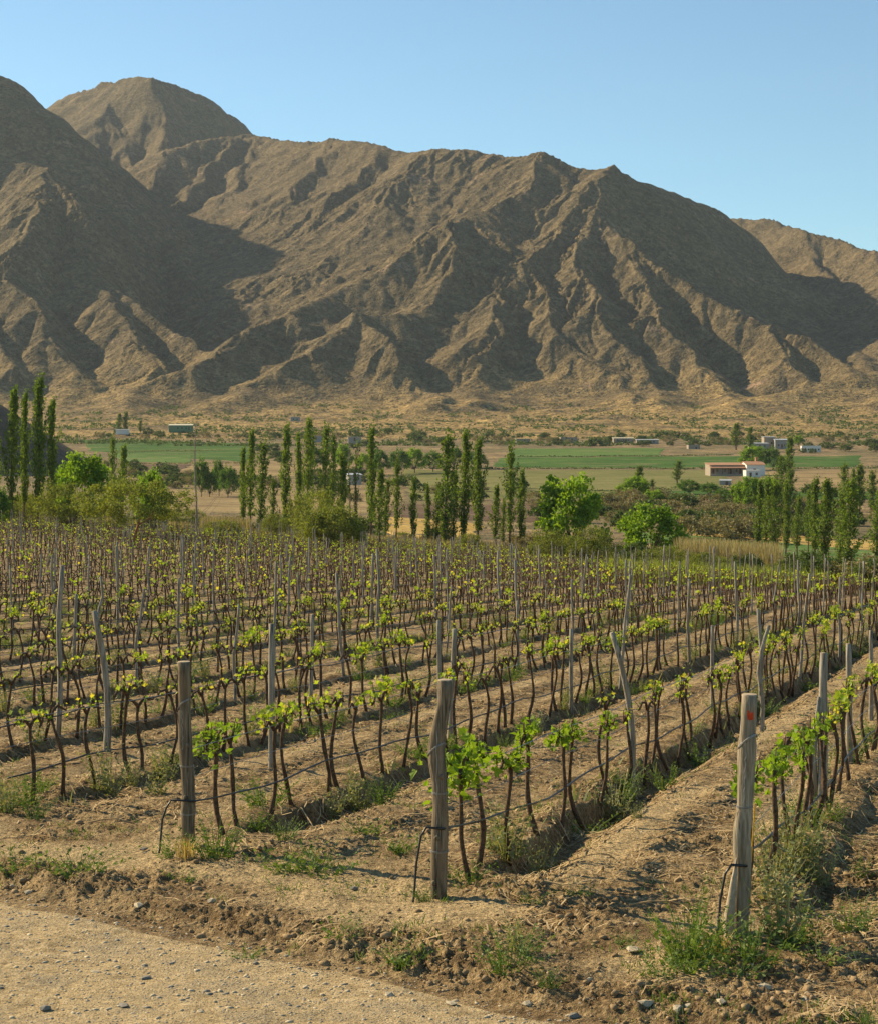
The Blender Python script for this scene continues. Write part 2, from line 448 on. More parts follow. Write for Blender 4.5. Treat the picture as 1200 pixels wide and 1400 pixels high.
def mountains():
    nr, nc = 560, 700
    Y1 = np.concatenate([np.linspace(1240, 1620, 80, endpoint=False), np.linspace(1620, 2650, 350, endpoint=False), np.linspace(2650, 4300, 140)])
    U1 = np.linspace(-.305, .305, nc)
    Y, Uu = np.meshgrid(Y1, U1, indexing='ij')
    X = Uu * Y
    fan = H(X, Y)
    Z = cones(X, Y, fan)
    def grad(Zs):
        zu = np.gradient(Zs, U1, axis=1); zy = np.gradient(Zs, Y1, axis=0)
        return zu / Y, zy - Uu / Y * zu
    calm = 1 - .85 * np.exp(-((X - 360) / 130) ** 2 - ((Y - 2380) / 230) ** 2) - .7 * np.exp(-((X + 560) / 110) ** 2 - ((Y - 2520) / 160) ** 2) - .7 * np.exp(-((X + 450) / 90) ** 2 - ((Y - 3600) / 150) ** 2)
    rise = np.clip((Z - fan - 8) / 60, 0, 1)
    for k, (lam, amp) in enumerate([(150, 5.5), (75, 3.6), (36, 1.7), (17, .8)]):
        gx, gy = grad(Z)
        m = np.hypot(gx, gy) + 1e-6
        nx, ny = -gy / m, gx / m
        g = gully(X / lam, Y / lam, nx, ny, 200 + k * 13)
        g = -np.abs(g) * 1.4 + .6 if k < 2 else g
        Z = Z + g * amp * ss(.12, .5, m) * (.25 + .75 * rise) * calm * ss(-.2, .25, perlin(X / 300, Y / 300, 300 + k) + .25)
    Z = Z + .5 * fbm(X / 9, Y / 9, 400, 2) * (.4 + rise)
    crag = ss(.0, .35, perlin(X / 130, Y / 130, 420) + .25)
    Z = Z + crag * rise * (1.8 * np.abs(perlin(X / 22, Y / 22, 421)) + 1.0 * np.abs(perlin(X / 10, Y / 10, 422))) + 3.0 * fbm(X / 55, Y / 55, 423, 3) * ss(1330, 1500, Y) * (1 - rise)
    Z = Z + 2.0 * fbm(X / 60, Y / 60, 410, 3) * rise
    Z[0, :] = fan[0, :] - .5
    V = np.stack([X, Y, Z], -1).reshape(-1, 3)
    me = np_mesh('mountains', V, grid_quads(len(Y1), nc))
    m, nt, out = new_mat('mountain_scrub'); n = N(nt)
    p = n.geo(); z = n.sepxyz(p)['Z']
    big = n.noise(p, .006, 4, .6); mid = n.noise(p, .04, 4, .65); fine = n.noise(p, .35, 3, .7)
    rock = n.ramp(mid, [(.3, (.078, .061, .034)), (.5, (.125, .095, .052)), (.72, (.18, .134, .073))])
    grass = n.ramp(fine, [(.3, (.20, .13, .05)), (.5, (.36, .24, .09)), (.75, (.52, .36, .14))])
    hgt = n.math('ADD', z, n.math('MULTIPLY', n.math('SUBTRACT', big, .5), 90.0))
    lowf = n.ramp(n.math('DIVIDE', hgt, 100.0), [(.10, 1.0), (.42, .5), (.85, .10)])
    lowf = n.math('MULTIPLY', lowf, n.ramp(n.noise(p, .017, 4, .6), [(.36, .2), (.52, 1.0)]))
    c = n.mix(lowf, rock, grass)
    pink = n.ramp(n.noise(p, .012, 4, .7, 1.0), [(.62, 0.0), (.70, .6)])
    c = n.mix(pink, c, (.33, .21, .14))
    # shrubs: dots of several sizes
    vd = n.voro(p, .16); dot = n.ramp(vd, [(.22, 1.0), (.42, 0.0)])
    dot = n.math('MULTIPLY', dot, n.ramp(n.noise(p, .05, 3, .6), [(.35, .15), (.6, 1.0)]))
    vd2 = n.voro(p, .33); dot2 = n.ramp(vd2, [(.2, .75), (.4, 0.0)])
    dt = n.math('MAXIMUM', dot, dot2)
    c = n.mix(1.0, c, n.ramp(n.noise(p, .13, 4, .75), [(.35, .55), (.5, 1.0), (.65, 1.5)]), 'MULTIPLY')
    c = n.mix(n.math('MULTIPLY', dt, .85), c, (.05, .045, .024))
    vd3 = n.voro(p, .5, rnd=1.0); pale = n.ramp(vd3, [(.12, .7), (.25, 0.0)])
    c = n.mix(pale, c, (.30, .235, .14))
    hh = n.math('ADD', n.math('MULTIPLY', mid, 3.0), n.math('ADD', n.math('MULTIPLY', fine, .8), n.math('MULTIPLY', dt, .9)))
    bsdf(nt, out, c, .95, n.bump(hh, .6, 1.8), .05)
    me.materials.append(m)
    tag(link('mountains', me), 'bare brown mountain range with gullied slopes across the valley', kind='structure')
mountains()
# ------------------------------------------------------------------ near ground, road, valley floor
def sheet(name, Ys, Us, zf, mat):
    Y, U = np.meshgrid(Ys, Us, indexing='ij'); X = U * Y
    me = np_mesh(name, np.stack([X, Y, zf(X, Y)], -1).reshape(-1, 3), grid_quads(len(Ys), len(Us)))
    me.materials.append(mat)
    return link(name, me)

def soil_material():
    m, nt, out = new_mat('dry_soil'); n = N(nt)
    p = n.geo()
    a = n.noise(p, .5, 4, .6); b = n.noise(p, 4.0, 5, .65); c_ = n.noise(p, 28.0, 4, .7)
    base = n.ramp(b, [(.32, (.095, .06, .028)), (.5, (.25, .165, .078)), (.70, (.43, .31, .16))])
    dat = n('ShaderNodeAttribute', attribute_name='dust').outputs['Fac']
    dusty = n.math('MULTIPLY', n.math('ADD', n.ramp(a, [(.45, 0.0), (.65, .35)]), dat, True), n.ramp(b, [(.3, .5), (.5, 1.0)]))
    base = n.mix(dusty, base, (.46, .335, .17))
    grit = n.ramp(c_, [(.36, .45), (.5, 1.0), (.66, 1.35)])
    base = n.mix(1.0, base, grit, 'MULTIPLY')
    # straw and dry prunings trodden into the soil
    q = n.scale(p, (9, 26, 9)); w = n.noise(q, 1.0, 3, .6, 2.5)
    q2 = n.scale(p, (30, 8, 8)); w2 = n.noise(q2, 1.0, 3, .6, 2.5)
    st = n.math('MAXIMUM', n.ramp(w, [(.60, 0.0), (.66, 1.0)]), n.ramp(w2, [(.60, 0.0), (.66, 1.0)]))
    st = n.math('MULTIPLY', st, n.ramp(n.noise(p, .8, 3, .6), [(.4, .1), (.6, .75)]))
    st = n.math('MULTIPLY', st, n.math('SUBTRACT', 1.0, n.math('MULTIPLY', dat, .8)))
    base = n.mix(st, base, (.50, .36, .19))
    v = n.voro(p, 16.0); peb = n.ramp(v, [(.13, .6), (.22, 0.0)])
    peb = n.math('MULTIPLY', peb, n.ramp(n.noise(p, 5.0, 2), [(.5, 0.0), (.6, 1.0)]))
    base = n.mix(peb, base, (.50, .43, .34))
    h = n.math('ADD', n.math('MULTIPLY', b, 1.0), n.math('ADD', n.math('MULTIPLY', c_, .45), n.math('MULTIPLY', st, .2)))
    bsdf(nt, out, base, .95, n.bump(h, 1.0, .09), .08)
    return m

def road_material():
    m, nt, out = new_mat('road_gravel'); n = N(nt)
    p = n.geo()
    a = n.noise(p, .9, 4, .6); b = n.noise(p, 9.0, 5, .7); c_ = n.noise(p, 60.0, 3, .7)
    base = n.ramp(b, [(.34, (.24, .17, .082)), (.5, (.46, .335, .17)), (.68, (.60, .46, .26))])
    base = n.mix(n.ramp(n.noise(p, 2.2, 5, .7), [(.47, 0.0), (.6, .75)]), base, (.30, .24, .15))
    base = n.mix(n.ramp(a, [(.4, 0.0), (.65, .5)]), base, (.54, .40, .21))
    base = n.mix(1.0, base, n.ramp(c_, [(.36, .5), (.5, 1.0), (.66, 1.25)]), 'MULTIPLY')
    v = n.voro(p, 26.0); cc = n.voro(p, 26.0, out='Color')
    peb = n.math('MULTIPLY', n.ramp(v, [(.2, 1.0), (.32, 0.0)]), n.ramp(n.sepxyz(cc)['X'], [(.55, 0.0), (.6, .8)]))
    pc = n.ramp(n.sepxyz(cc)['Y'], [(.0, (.17, .15, .12)), (.6, (.36, .32, .25)), (1.0, (.58, .52, .42))])
    base = n.mix(peb, base, pc)
    h = n.math('ADD', n.math('MULTIPLY', b, .6), n.math('ADD', n.math('MULTIPLY', c_, .35), n.math('MULTIPLY', peb, .6)))
    bsdf(nt, out, base, .95, n.bump(h, 1.0, .045), .1)
    return m

SOIL = soil_material(); ROADM = road_material()
def near_ground():
    Ys = []
    y = 8.6
    while y < 264:
        Ys.append(y); y += y * (.0022 if y < 34 else (.0034 if y < 80 else .008))
    Ys = np.array(Ys); Us = np.linspace(-.28, .28, 450)
    def zf(X, Y):
        s = road_s(X, Y)
        z = G(X, Y) + rough(X, Y) * (1 - .6 * ss(60, 180, Y))
        return z - .05 * ss(.10, .25, -s)
    o = sheet('vineyard_soil', Ys, Us, zf, SOIL)
    Yg, Ug = np.meshgrid(Ys, Us, indexing='ij')
    at = o.data.attributes.new('dust', 'FLOAT', 'POINT'); at.data.foreach_set('value', dustmask(Ug * Yg, Yg).ravel().astype(np.float32))
    tag(o, 'dry brown furrowed vineyard soil with clods and irrigation ditches', kind='structure')
    # only the part of the soil sheet that is not under the road is needed
    Yr = np.arange(8.6, 19.5, .034)
    Xr = np.arange(-6.2, 3.6, .034)
    Y, X = np.meshgrid(Yr, Xr, indexing='ij')
    s = road_s(X, Y)
    Z = G(X, Y) + rough(X, Y) - .10 * ss(-.12, .12, s)
    Q = grid_quads(len(Yr), len(Xr))
    keep = (s.ravel()[Q] < .25).all(axis=1)
    Q = Q[keep]
    used = np.unique(Q); rm = np.zeros(s.size, int); rm[used] = np.arange(len(used))
    me = np_mesh('dirt_road', np.stack([X, Y, Z], -1).reshape(-1, 3)[used], rm[Q])
    me.materials.append(ROADM)
    tag(link('dirt_road', me), 'pale stony dirt road along the ends of the vine rows', kind='structure')
near_ground()

def valley():
    m, nt, out = new_mat('valley_dry_ground'); n = N(nt)
    p = n.geo()
    a = n.noise(p, .012, 4, .6); b = n.noise(p, .08, 5, .65); c_ = n.noise(p, .6, 4, .7)
    base = n.ramp(b, [(.3, (.15, .11, .06)), (.5, (.27, .19, .10)), (.7, (.42, .30, .14))])
    base = n.mix(n.ramp(a, [(.45, 0.0), (.6, .7)]), base, (.16, .14, .07))
    base = n.mix(1.0, base, n.ramp(c_, [(.3, .5), (.5, 1.0), (.7, 1.25)]), 'MULTIPLY')
    d = n.ramp(n.voro(p, .22), [(.25, .8), (.5, 0.0)])
    d = n.math('MULTIPLY', d, n.ramp(n.noise(p, .03, 3), [(.42, 0.0), (.6, 1.0)]))
    base = n.mix(d, base, (.07, .07, .035))
    bsdf(nt, out, base, .95, n.bump(n.math('ADD', c_, b), .8, 1.0), .05)
    Ys = np.concatenate([np.linspace(250, 420, 90), np.linspace(424, 1260, 200)[0:], [1300]])
    Us = np.linspace(-.305, .305, 140)
    def zf(X, Y):
        z = G(X, Y) - .12 * (1 - ss(252, 264, Y)) - .5 * (Y > 1255)
        return z + .25 * fbm(X / 5, Y / 5, 420, 3) * ss(262, 300, Y) * (1 - ss(380, 500, Y))
    tag(sheet('valley_floor', Ys, Us, zf, m), 'dry valley floor between the vineyard and the mountains', kind='structure')
valley()

def under_ground():          # plain ground on every side of the detailed sheets
    m = simple('plain_ground', (.27, .20, .12), .3, .05, .95, .3, .5, coord='geo')
    b = MB()
    b.add([(-3000, -60, -30), (3000, -60, -30), (3000, 4350, -30), (-3000, 4350, -30)], [(0, 1, 2, 3)])
    Ysl = np.concatenate([np.linspace(-40, 8.6, 6), np.geomspace(9, 1260, 60)])
    Usd = np.linspace(-1, 1, 41)
    rows = []
    for y in Ysl:
        w = 30 + abs(y) * .8
        rows.append([(u * w, y) for u in Usd])
    R = np.array(rows)
    Z = H(R[..., 0] * .999, np.maximum(R[..., 1], 0)) - .35 - .002 * np.maximum(R[..., 1], 0) + np.where(R[..., 1] < 0, .0, 0)
    me = np_mesh('surrounding_ground', np.concatenate([R, Z[..., None]], -1).reshape(-1, 3), grid_quads(len(Ysl), 41))
    me.materials.append(m)
    tag(link('surrounding_ground', me), 'dry brown ground around the vineyard', kind='structure')
under_ground()

def field(name, label, poly, mat, lift=.12, res=60):
    P = [unproj(*p)[:2] for p in poly]
    P = np.array(P)
    # bilinear patch over the four corners, draped on the ground
    t = np.linspace(0, 1, res); A, B = np.meshgrid(t, t, indexing='ij')
    a, b, c, d = P
    wob = 1.0
    XY = ((1 - A)[..., None] * ((1 - B)[..., None] * a + B[..., None] * b) + A[..., None] * ((1 - B)[..., None] * d + B[..., None] * c))
    X = XY[..., 0] + 2.0 * perlin(XY[..., 1] / 18, XY[..., 0] / 18, 77); Y = XY[..., 1] + 5 * perlin(XY[..., 0] / 30, XY[..., 1] / 30, 78)
    Z = G(X, Y) + lift
    edge = np.minimum(np.minimum(A, 1 - A), np.minimum(B, 1 - B))
    Z = np.where(edge < 1e-6, Z - lift - .5, Z)
    me = np_mesh(name, np.stack([X, Y, Z], -1).reshape(-1, 3), grid_quads(res, res)[:, ::-1])
    me.materials.append(mat)
    return tag(link(name, me), label, kind='structure')

def crop_mat(name, c1, c2, sc=.15, stripe=None, cs=None):
    m, nt, out = new_mat(name); n = N(nt)
    p = n.geo()
    f = n.math('ADD', n.math('MULTIPLY', n.noise(p, .03, 5, .7), .6), n.math('MULTIPLY', n.noise(p, sc, 5, .7), .4))
    c = n.ramp(f, [(.40, c1), (.60, c2)])
    c = n.mix(n.ramp(n.noise(n.scale(p, (.5, 2.2, 1)), .05, 4, .7), [(.56, 0.0), (.66, .65)]), c, (.27, .21, .10))
    c = n.mix(1.0, c, n.ramp(n.noise(p, .9, 3, .7), [(.3, .65), (.6, 1.15)]), 'MULTIPLY')
    if stripe:
        q = n('ShaderNodeVectorRotate', rotation_type='Z_AXIS', ins={'Vector': p, 'Angle': stripe}).outputs[0]
        w = n('ShaderNodeTexWave', wave_type='BANDS', bands_direction='X', ins={'Vector': q, 'Scale': .11, 'Distortion': .6, 'Detail': 2}).outputs['Fac']
        c = n.mix(n.math('MULTIPLY', w, .55), c, cs)
    bsdf(nt, out, c, .95, n.bump(n.noise(p, .8, 4, .7), .6, .4), .05)
    return m
M_green = crop_mat('alfalfa_green', (.045, .10, .018), (.085, .155, .03))
M_green2 = crop_mat('pasture_green', (.075, .14, .03), (.13, .20, .05))
M_olive = crop_mat('young_vines_field', (.13, .13, .04), (.26, .22, .085), .1, math.radians(28), (.12, .15, .04))
M_tan = crop_mat('stubble_tan', (.20, .14, .07), (.36, .26, .12), .08)
M_gold = crop_mat('dry_gold_grass', (.36, .23, .06), (.58, .39, .12), .3)
M_brown = crop_mat('ploughed_brown', (.11, .07, .045), (.17, .11, .07), .2)
FIELDS = [
 ('green_field', 'dark green crop strip nearest the foothills at the left', [(104,601),(345,606),(345,633),(125,617)], M_green),
 ('green_field', 'lower green crop strip behind the left poplars', [(150,620),(262,619),(262,634),(165,631)], M_green2),
 ('green_field', 'pale green pasture below the pale-roofed houses', [(700,613),(910,613),(902,623),(690,626)], M_green2),
 ('green_field', 'long deep green field behind the red-roofed farmhouse', [(676,626),(1185,623),(1178,639),(664,639)], M_green),
 ('pale_field', 'pale olive vineyard field left of the farmhouse', [(545,642),(1003,643),(985,670),(556,686)], M_olive),
 ('brown_field', 'light brown fallow field right of the farmhouse', [(1050,642),(1240,640),(1240,672),(1050,674)], M_tan),
 ('brown_field', 'grey brown ploughed plot below the left green strips', [(168,635),(262,635),(240,648),(180,650)], M_brown),
 ('brown_field', 'tan fallow strip behind the dark green trees', [(262,637),(500,637),(450,652),(215,652)], M_tan),
 ('pale_field', 'tan stubble field behind the bare dead tree', [(228,670),(560,670),(540,703),(225,700)], M_tan),
 ('brown_field', 'dark ploughed field behind the middle poplars', [(528,690),(760,690),(750,716),(525,707)], M_brown),
 ('golden_field', 'golden dry grass strip between the middle poplars', [(528,707),(665,717),(650,738),(525,737)], M_gold),
 ('golden_field', 'golden dry grass strip crossing behind the right poplars', [(930,722),(1240,742),(1240,759),(930,731)], M_gold),
 ('green_field', 'narrow green strip at the foot of the right poplars', [(840,725),(1240,757),(1240,775),(860,741)], M_green2),
 ('green_field', 'thin green strip beyond the thicket at the right', [(825,672),(1240,672),(1240,683),(825,684)], M_green),
]
for nm, lb, poly, mt in FIELDS: field(nm, lb, poly, mt)

def hedge(label, line, h, w, seed, mat_i=0):
    rng = np.random.default_rng(seed); C = []
    P = [unproj(*p)[:2] for p in line]
    for (ax, ay), (bx, by) in zip(P[:-1], P[1:]):
        L = math.hypot(bx - ax, by - ay); n = int(L * 9)
        t = rng.random(n); X = ax + (bx - ax) * t; Y = ay + (by - ay) * t
        k = .35 + .65 * ss(-.3, .3, perlin(X / 7, Y / 7, seed))
        X = X + rng.normal(0, w, n); Y = Y + rng.normal(0, w, n)
        Z = G(X, Y) + rng.random(n) * h * k
        C.append(np.stack([X, Y, Z], -1))
    HEDGES.append((label, np.concatenate(C), seed))
HEDGES = []
hedge('low dark hedge between the two greens and the pale olive field', [(560, 641), (780, 641), (970, 641)], 1.1, .7, 1)
hedge('thin hedge between the pasture and the long deep green field', [(690, 625), (905, 624), (1000, 622)], .8, .6, 2)
hedge('dry hedge along the foot of the left green strips', [(120, 634), (262, 634), (345, 634)], 1.0, .8, 3)
hedge('dark hedge line at the right under the green field', [(1060, 641), (1240, 640)], 1.3, .8, 4)
hedge('hedge along the lower edge of the pale olive field', [(700, 674), (850, 672), (1000, 668)], 1.2, 1.0, 5)
hedge('scrubby bank across the middle of the left green fields', [(150, 618), (262, 617), (300, 616)], .7, 1.2, 6)
hedge('brushy fence line behind the golden strip at the right', [(935, 720), (1060, 727), (1240, 739)], 1.1, .9, 7)

def dark_hill():
    n_ = 110
    t = np.linspace(-1, 1, n_)
    A, B = np.meshgrid(t, t, indexing='ij')
    cx, cy = -318, 880
    X = cx + A * 155; Y = cy + B * 130
    r = np.sqrt(A * A + B * B)
    Z = H(X, Y) - 2 + 100 * np.clip(1 - r, 0, 1) ** 1.02 + 1.6 * fbm(X / 22, Y / 22, 430, 4) * np.clip(1.1 - r, 0, 1)
    me = np_mesh('hill', np.stack([X, Y, Z], -1).reshape(-1, 3), grid_quads(n_, n_)[:, ::-1])
    m, nt, out = new_mat('hill_dark'); n = N(nt); p = n.geo()
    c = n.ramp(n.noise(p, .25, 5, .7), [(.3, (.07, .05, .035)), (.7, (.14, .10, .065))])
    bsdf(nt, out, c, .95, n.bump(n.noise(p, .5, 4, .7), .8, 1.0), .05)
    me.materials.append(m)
    tag(link('hill', me), 'low dark shaded hill at the left behind the tall poplars', kind='structure')
dark_hill()
# ------------------------------------------------------------------ plant and wood materials
M_bark_vine = simple('vine_bark', (.105, .068, .042), .6, 30, .95, .8, .01, .05)
M_post = None
def wood_mat(name, c1, c2):
    m, nt, out = new_mat(name); n = N(nt)
    r = n('ShaderNodeObjectInfo').outputs['Random']
    p = n.obj()
    p = n('ShaderNodeVectorMath', operation='ADD', ins={0: p, 1: n('ShaderNodeCombineXYZ', ins={0: r, 1: r, 2: r}).outputs[0]}).outputs[0]
    g = n.noise(n.scale(p, (45, 45, 2.5)), 1.0, 5, .65, .4)
    k = n.noise(n.scale(p, (6, 6, 2.2)), 1.0, 4, .6)
    c = n.ramp(g, [(.3, tuple(x * .45 for x in c1)), (.48, c1), (.7, c2)])
    c = n.mix(n.ramp(k, [(.5, 0.0), (.7, .65)]), c, (.26, .17, .09))
    crack = n.ramp(n.noise(n.scale(p, (38, 38, 1.1)), 1.0, 2, .5), [(.34, 1.0), (.38, 0.0)])
    c = n.mix(n.math('MULTIPLY', crack, .7), c, (.03, .022, .015))
    h = n.math('SUBTRACT', g, n.math('MULTIPLY', crack, .6))
    bsdf(nt, out, c, .9, n.bump(h, .8, .012), .1)
    return m
M_post = wood_mat('weathered_post_wood', (.28, .24, .18), (.50, .44, .35))
M_post_end = wood_mat('pale_end_post_wood', (.17, .13, .085), (.33, .26, .17))
M_post_pale = wood_mat('sunbleached_post_wood', (.27, .22, .15), (.48, .40, .29))
M_cut = simple('cut_wood', (.42, .33, .22), .2, 20, .9, .4, .005)
M_wire = simple('galvanised_wire', (.30, .30, .29), .2, 20, .45, 0, .01, .5, .7)
M_hose = simple('black_hose', (.018, .018, .02), .3, 12, .45, .1, .002, .5)
M_red = simple('red_paint', (.55, .06, .015), .35, 25, .6, .3, .004)
M_twine = simple('yellow_twine', (.75, .40, .03), .2, 20, .7, 0)
M_vleaf = leaf_mat('vine_leaf', (.14, .24, .02), (.38, .44, .045), .5, yellow=(.55, .46, .06))
M_weed = leaf_mat('weed_leaf', (.06, .12, .022), (.18, .24, .06), .35)
M_weedg = leaf_mat('grey_weed', (.13, .16, .075), (.27, .27, .13), .3, yellow=(.42, .36, .16))
M_dryg = leaf_mat('dry_grass', (.38, .27, .11), (.60, .45, .20), .3)
M_straw = leaf_mat('straw', (.40, .27, .13), (.70, .52, .28), .1)
M_poplar = leaf_mat('poplar_leaf', (.065, .11, .016), (.19, .26, .04), .42)
M_green = leaf_mat('broad_tree_leaf', (.10, .19, .012), (.26, .38, .03), .5)
M_olive = leaf_mat('olive_bush_leaf', (.105, .13, .025), (.25, .27, .055), .4)
M_dkbush = leaf_mat('dark_bush_leaf', (.04, .07, .02), (.11, .15, .04), .35)
M_fargreen = leaf_mat('far_tree_leaf', (.055, .12, .02), (.14, .23, .035), .45)
M_brush = leaf_mat('dry_brush_leaf', (.15, .13, .06), (.31, .25, .13), .25)
M_reed = leaf_mat('reed_leaf', (.24, .19, .09), (.42, .33, .17), .25)
M_bark = simple('tree_bark', (.12, .09, .06), .4, 4, .95, .7, .05, .05)
M_bark_red = simple('red_bark', (.30, .14, .07), .35, 5, .9, .6, .04, .1)
M_bark_pale = simple('dead_wood', (.26, .21, .16), .3, 5, .9, .5, .03)

def islands(C, size, rng, nrm_up=.3, aspect=1.0, shape='quad', mat=None, name='leaves'):
    """many small separate leaf faces at centres C (n,3)"""
    n = len(C)
    A = rng.normal(size=(n, 3)); A[:, 2] *= (1 - nrm_up); A /= np.linalg.norm(A, axis=1)[:, None]
    B = rng.normal(size=(n, 3)); B -= (B * A).sum(1)[:, None] * A; B /= np.linalg.norm(B, axis=1)[:, None]
    s = (size * rng.uniform(.6, 1.3, n))[:, None]
    c = np.cross(A, B)
    if shape == 'quad':
        V = np.stack([C - A * s, C - B * s * aspect * .9 + c * s * .15, C + A * s, C + B * s * aspect + c * s * .15], 1)
        k = 4
    V = V.reshape(-1, 3)
    Q = np.arange(n * 4).reshape(-1, 4)
    me = np_mesh(name, V, Q, False)
    if mat: me.materials.append(mat)
    return me

# ------------------------------------------------------------------ posts
def post_curve(rng, h, bend=1.0, n=9):
    a = rng.uniform(0, 6.28); lean = rng.uniform(.0, .045) * h * bend
    kx, ky = rng.uniform(-.05, .05) * bend, rng.uniform(-.04, .04) * bend
    kz = rng.uniform(.35, .8)
    pts = []
    for i in range(n):
        t = i / (n - 1)
        w = math.exp(-((t - kz) / .16) ** 2)
        pts.append((math.cos(a) * lean * t + kx * w * 1.3 + .012 * math.sin(7 * t + a), math.sin(a) * lean * t + ky * w, -.25 + t * (h + .25)))
    return pts

POST_V = []
for i in range(12):
    r = random.Random(100 + i)
    h = r.uniform(1.75, 2.35)
    b = MB(); pts = post_curve(r, h, 1.0 if i < 7 else 2.4)
    r0 = r.uniform(.028, .046)
    b.tube(pts, [r0 * (1.05 - .28 * k / 8) * r.uniform(.93, 1.08) for k in range(9)], 8, True, .07, r)
    POST_V.append(b.mesh('post', M_post, True))
    # flat ends
# ------------------------------------------------------------------ vines
def leaf_mesh(seed, size):
    """one lobed vine leaf, slightly folded, stem at the origin"""
    r = random.Random(seed)
    ang = [-150, -115, -88, -60, -32, 0, 32, 60, 88, 115, 150]
    rad = [.55, .78, .55, .95, .68, 1.05, .68, .95, .55, .78, .55]
    V = [(0, 0, 0)]
    for a, q in zip(ang, rad):
        t = math.radians(a); q *= size * r.uniform(.9, 1.1)
        x = math.sin(t) * q; y = size * .35 + math.cos(t) * q
        V.append((x, y, abs(x) * .28 - .16 * y * y / size + r.uniform(-.06, .06) * size))
    b = MB(); b.add(V, [(0, i, i + 1) for i in range(1, 11)])
    return b.mesh('leaf', M_vleaf)
LEAVES = [leaf_mesh(i, .058) for i in range(6)]

def vine_shape(seed):
    r = random.Random(seed)
    h = r.uniform(.88, 1.06)
    a = r.uniform(0, 6.28); kx, ky = r.uniform(-.14, .14), r.uniform(-.11, .11)
    ph = r.uniform(0, 6.28); lx = r.uniform(-.24, .18)
    P = []
    for i in range(8):
        t = i / 7
        P.append((lx * (1 - t) * .8 + kx * math.sin(t * 3.1) + .03 * math.sin(t * 8 + ph), ky * math.sin(t * 2.6) + .02 * math.cos(t * 7 + ph), -.08 + t * (h + .08)))
    R = [r.uniform(.018, .028) * (1.25 - .5 * k / 7) for k in range(8)]
    R[-1] *= 1.45; R[0] *= 1.2
    arms = []
    for sgn in (-1, 1):
        L = r.uniform(.22, .40)
        p0 = Vector(P[-1]); q = [p0 - Vector((0, 0, .02))]
        for k in range(1, 5):
            q.append(p0 + Vector((sgn * L * k / 4, r.uniform(-.02, .02), .03 + .05 * math.sin(k) + r.uniform(-.025, .025))))
        arms.append(q)
    return P, R, arms, h

def vine_meshes(seed, leafy):
    r = random.Random(seed + 1000)
    P, R, arms, h = vine_shape(seed)
    tb = MB(); tb.tube(P, R, 7, True, .16, r)
    cb = MB()
    for q in arms: cb.tube(q, [.022, .019, .017, .016, .011], 6, True, .2, r)
    tips = []
    shoots = MB()
    for q in arms:
        for k in range(1, 5):
            if r.random() < .75:
                p = q[k]; L = r.uniform(.03, .10) * (1 + .35 * leafy)
                e = p + Vector((r.uniform(-.06, .06), r.uniform(-.05, .05), L))
                cb.tube([p, (p + e) / 2 + Vector((r.uniform(-.01, .01), 0, 0)), e], [.008, .006, .004], 4)
                tips.append((p, e))
    return tb, cb, tips, h

def leaf_cloud(tips, h, r, count, size, spread):
    b = MB()
    C = []
    for i in range(count):
        p, e = tips[r.randrange(len(tips))] if tips else (Vector((0, 0, h)), Vector((0, 0, h + .1)))
        t = r.uniform(.2, 1.15)
        c = p.lerp(e, t) + Vector((r.gauss(0, spread * 1.8), r.gauss(0, spread), r.gauss(0, spread * .7)))
        C.append(c)
    for c in C:
        n_ = Vector((r.gauss(0, 1), r.gauss(0, 1), r.gauss(.4, .8))).normalized()
        a = n_.orthogonal().normalized(); a.rotate(__import__('mathutils').Quaternion(n_, r.uniform(0, 6.28))); d = n_.cross(a)
        s = size * r.uniform(.5, 1.2)
        V = [c, c + a * s * .8 + d * s * .5 + n_ * s * .2, c + a * s * .35 + d * s * .75, c + d * s * 1.3, c - a * s * .35 + d * s * .75, c - a * s * .8 + d * s * .5 + n_ * s * .2]
        b.add(V, [(0, 1, 2), (0, 2, 3), (0, 3, 4), (0, 4, 5)])
    return b

VINES = []   # (trunk, cordon, foliage, leafiness words, tips, h)
LEVELS = [('bare headed', 6, .045, .03), ('sparse budding', 18, .045, .045), ('budding', 34, .05, .05), ('bushy green', 74, .054, .05)]
for i in range(20):
    lv = (0, 1, 1, 2, 1, 2, 3, 1, 0, 2)[i % 10]
    tb, cb, tips, h = vine_meshes(i, lv)
    nm, cnt, sz, sp = LEVELS[lv]
    fo = leaf_cloud(tips, h, random.Random(i + 60), cnt, sz, sp)
    kx = max(abs(p[0]) for p in tb.v)
    VINES.append((tb.mesh('trunk', M_bark_vine, True), cb.mesh('cordon', M_bark_vine, True), fo.mesh('foliage', M_vleaf), nm, tips, h, lv))

# ------------------------------------------------------------------ laying out the rows
def yedge(X, Y):
    px = 600 + F * X / Y
    return np.interp(px, [-200, 0, 350, 700, 850, 1000, 1200, 1400], [262, 256, 242, 226, 184, 142, 112, 104])

def inframe(X, Y, m=0.0):
    return abs(X / Y) < .24 + m

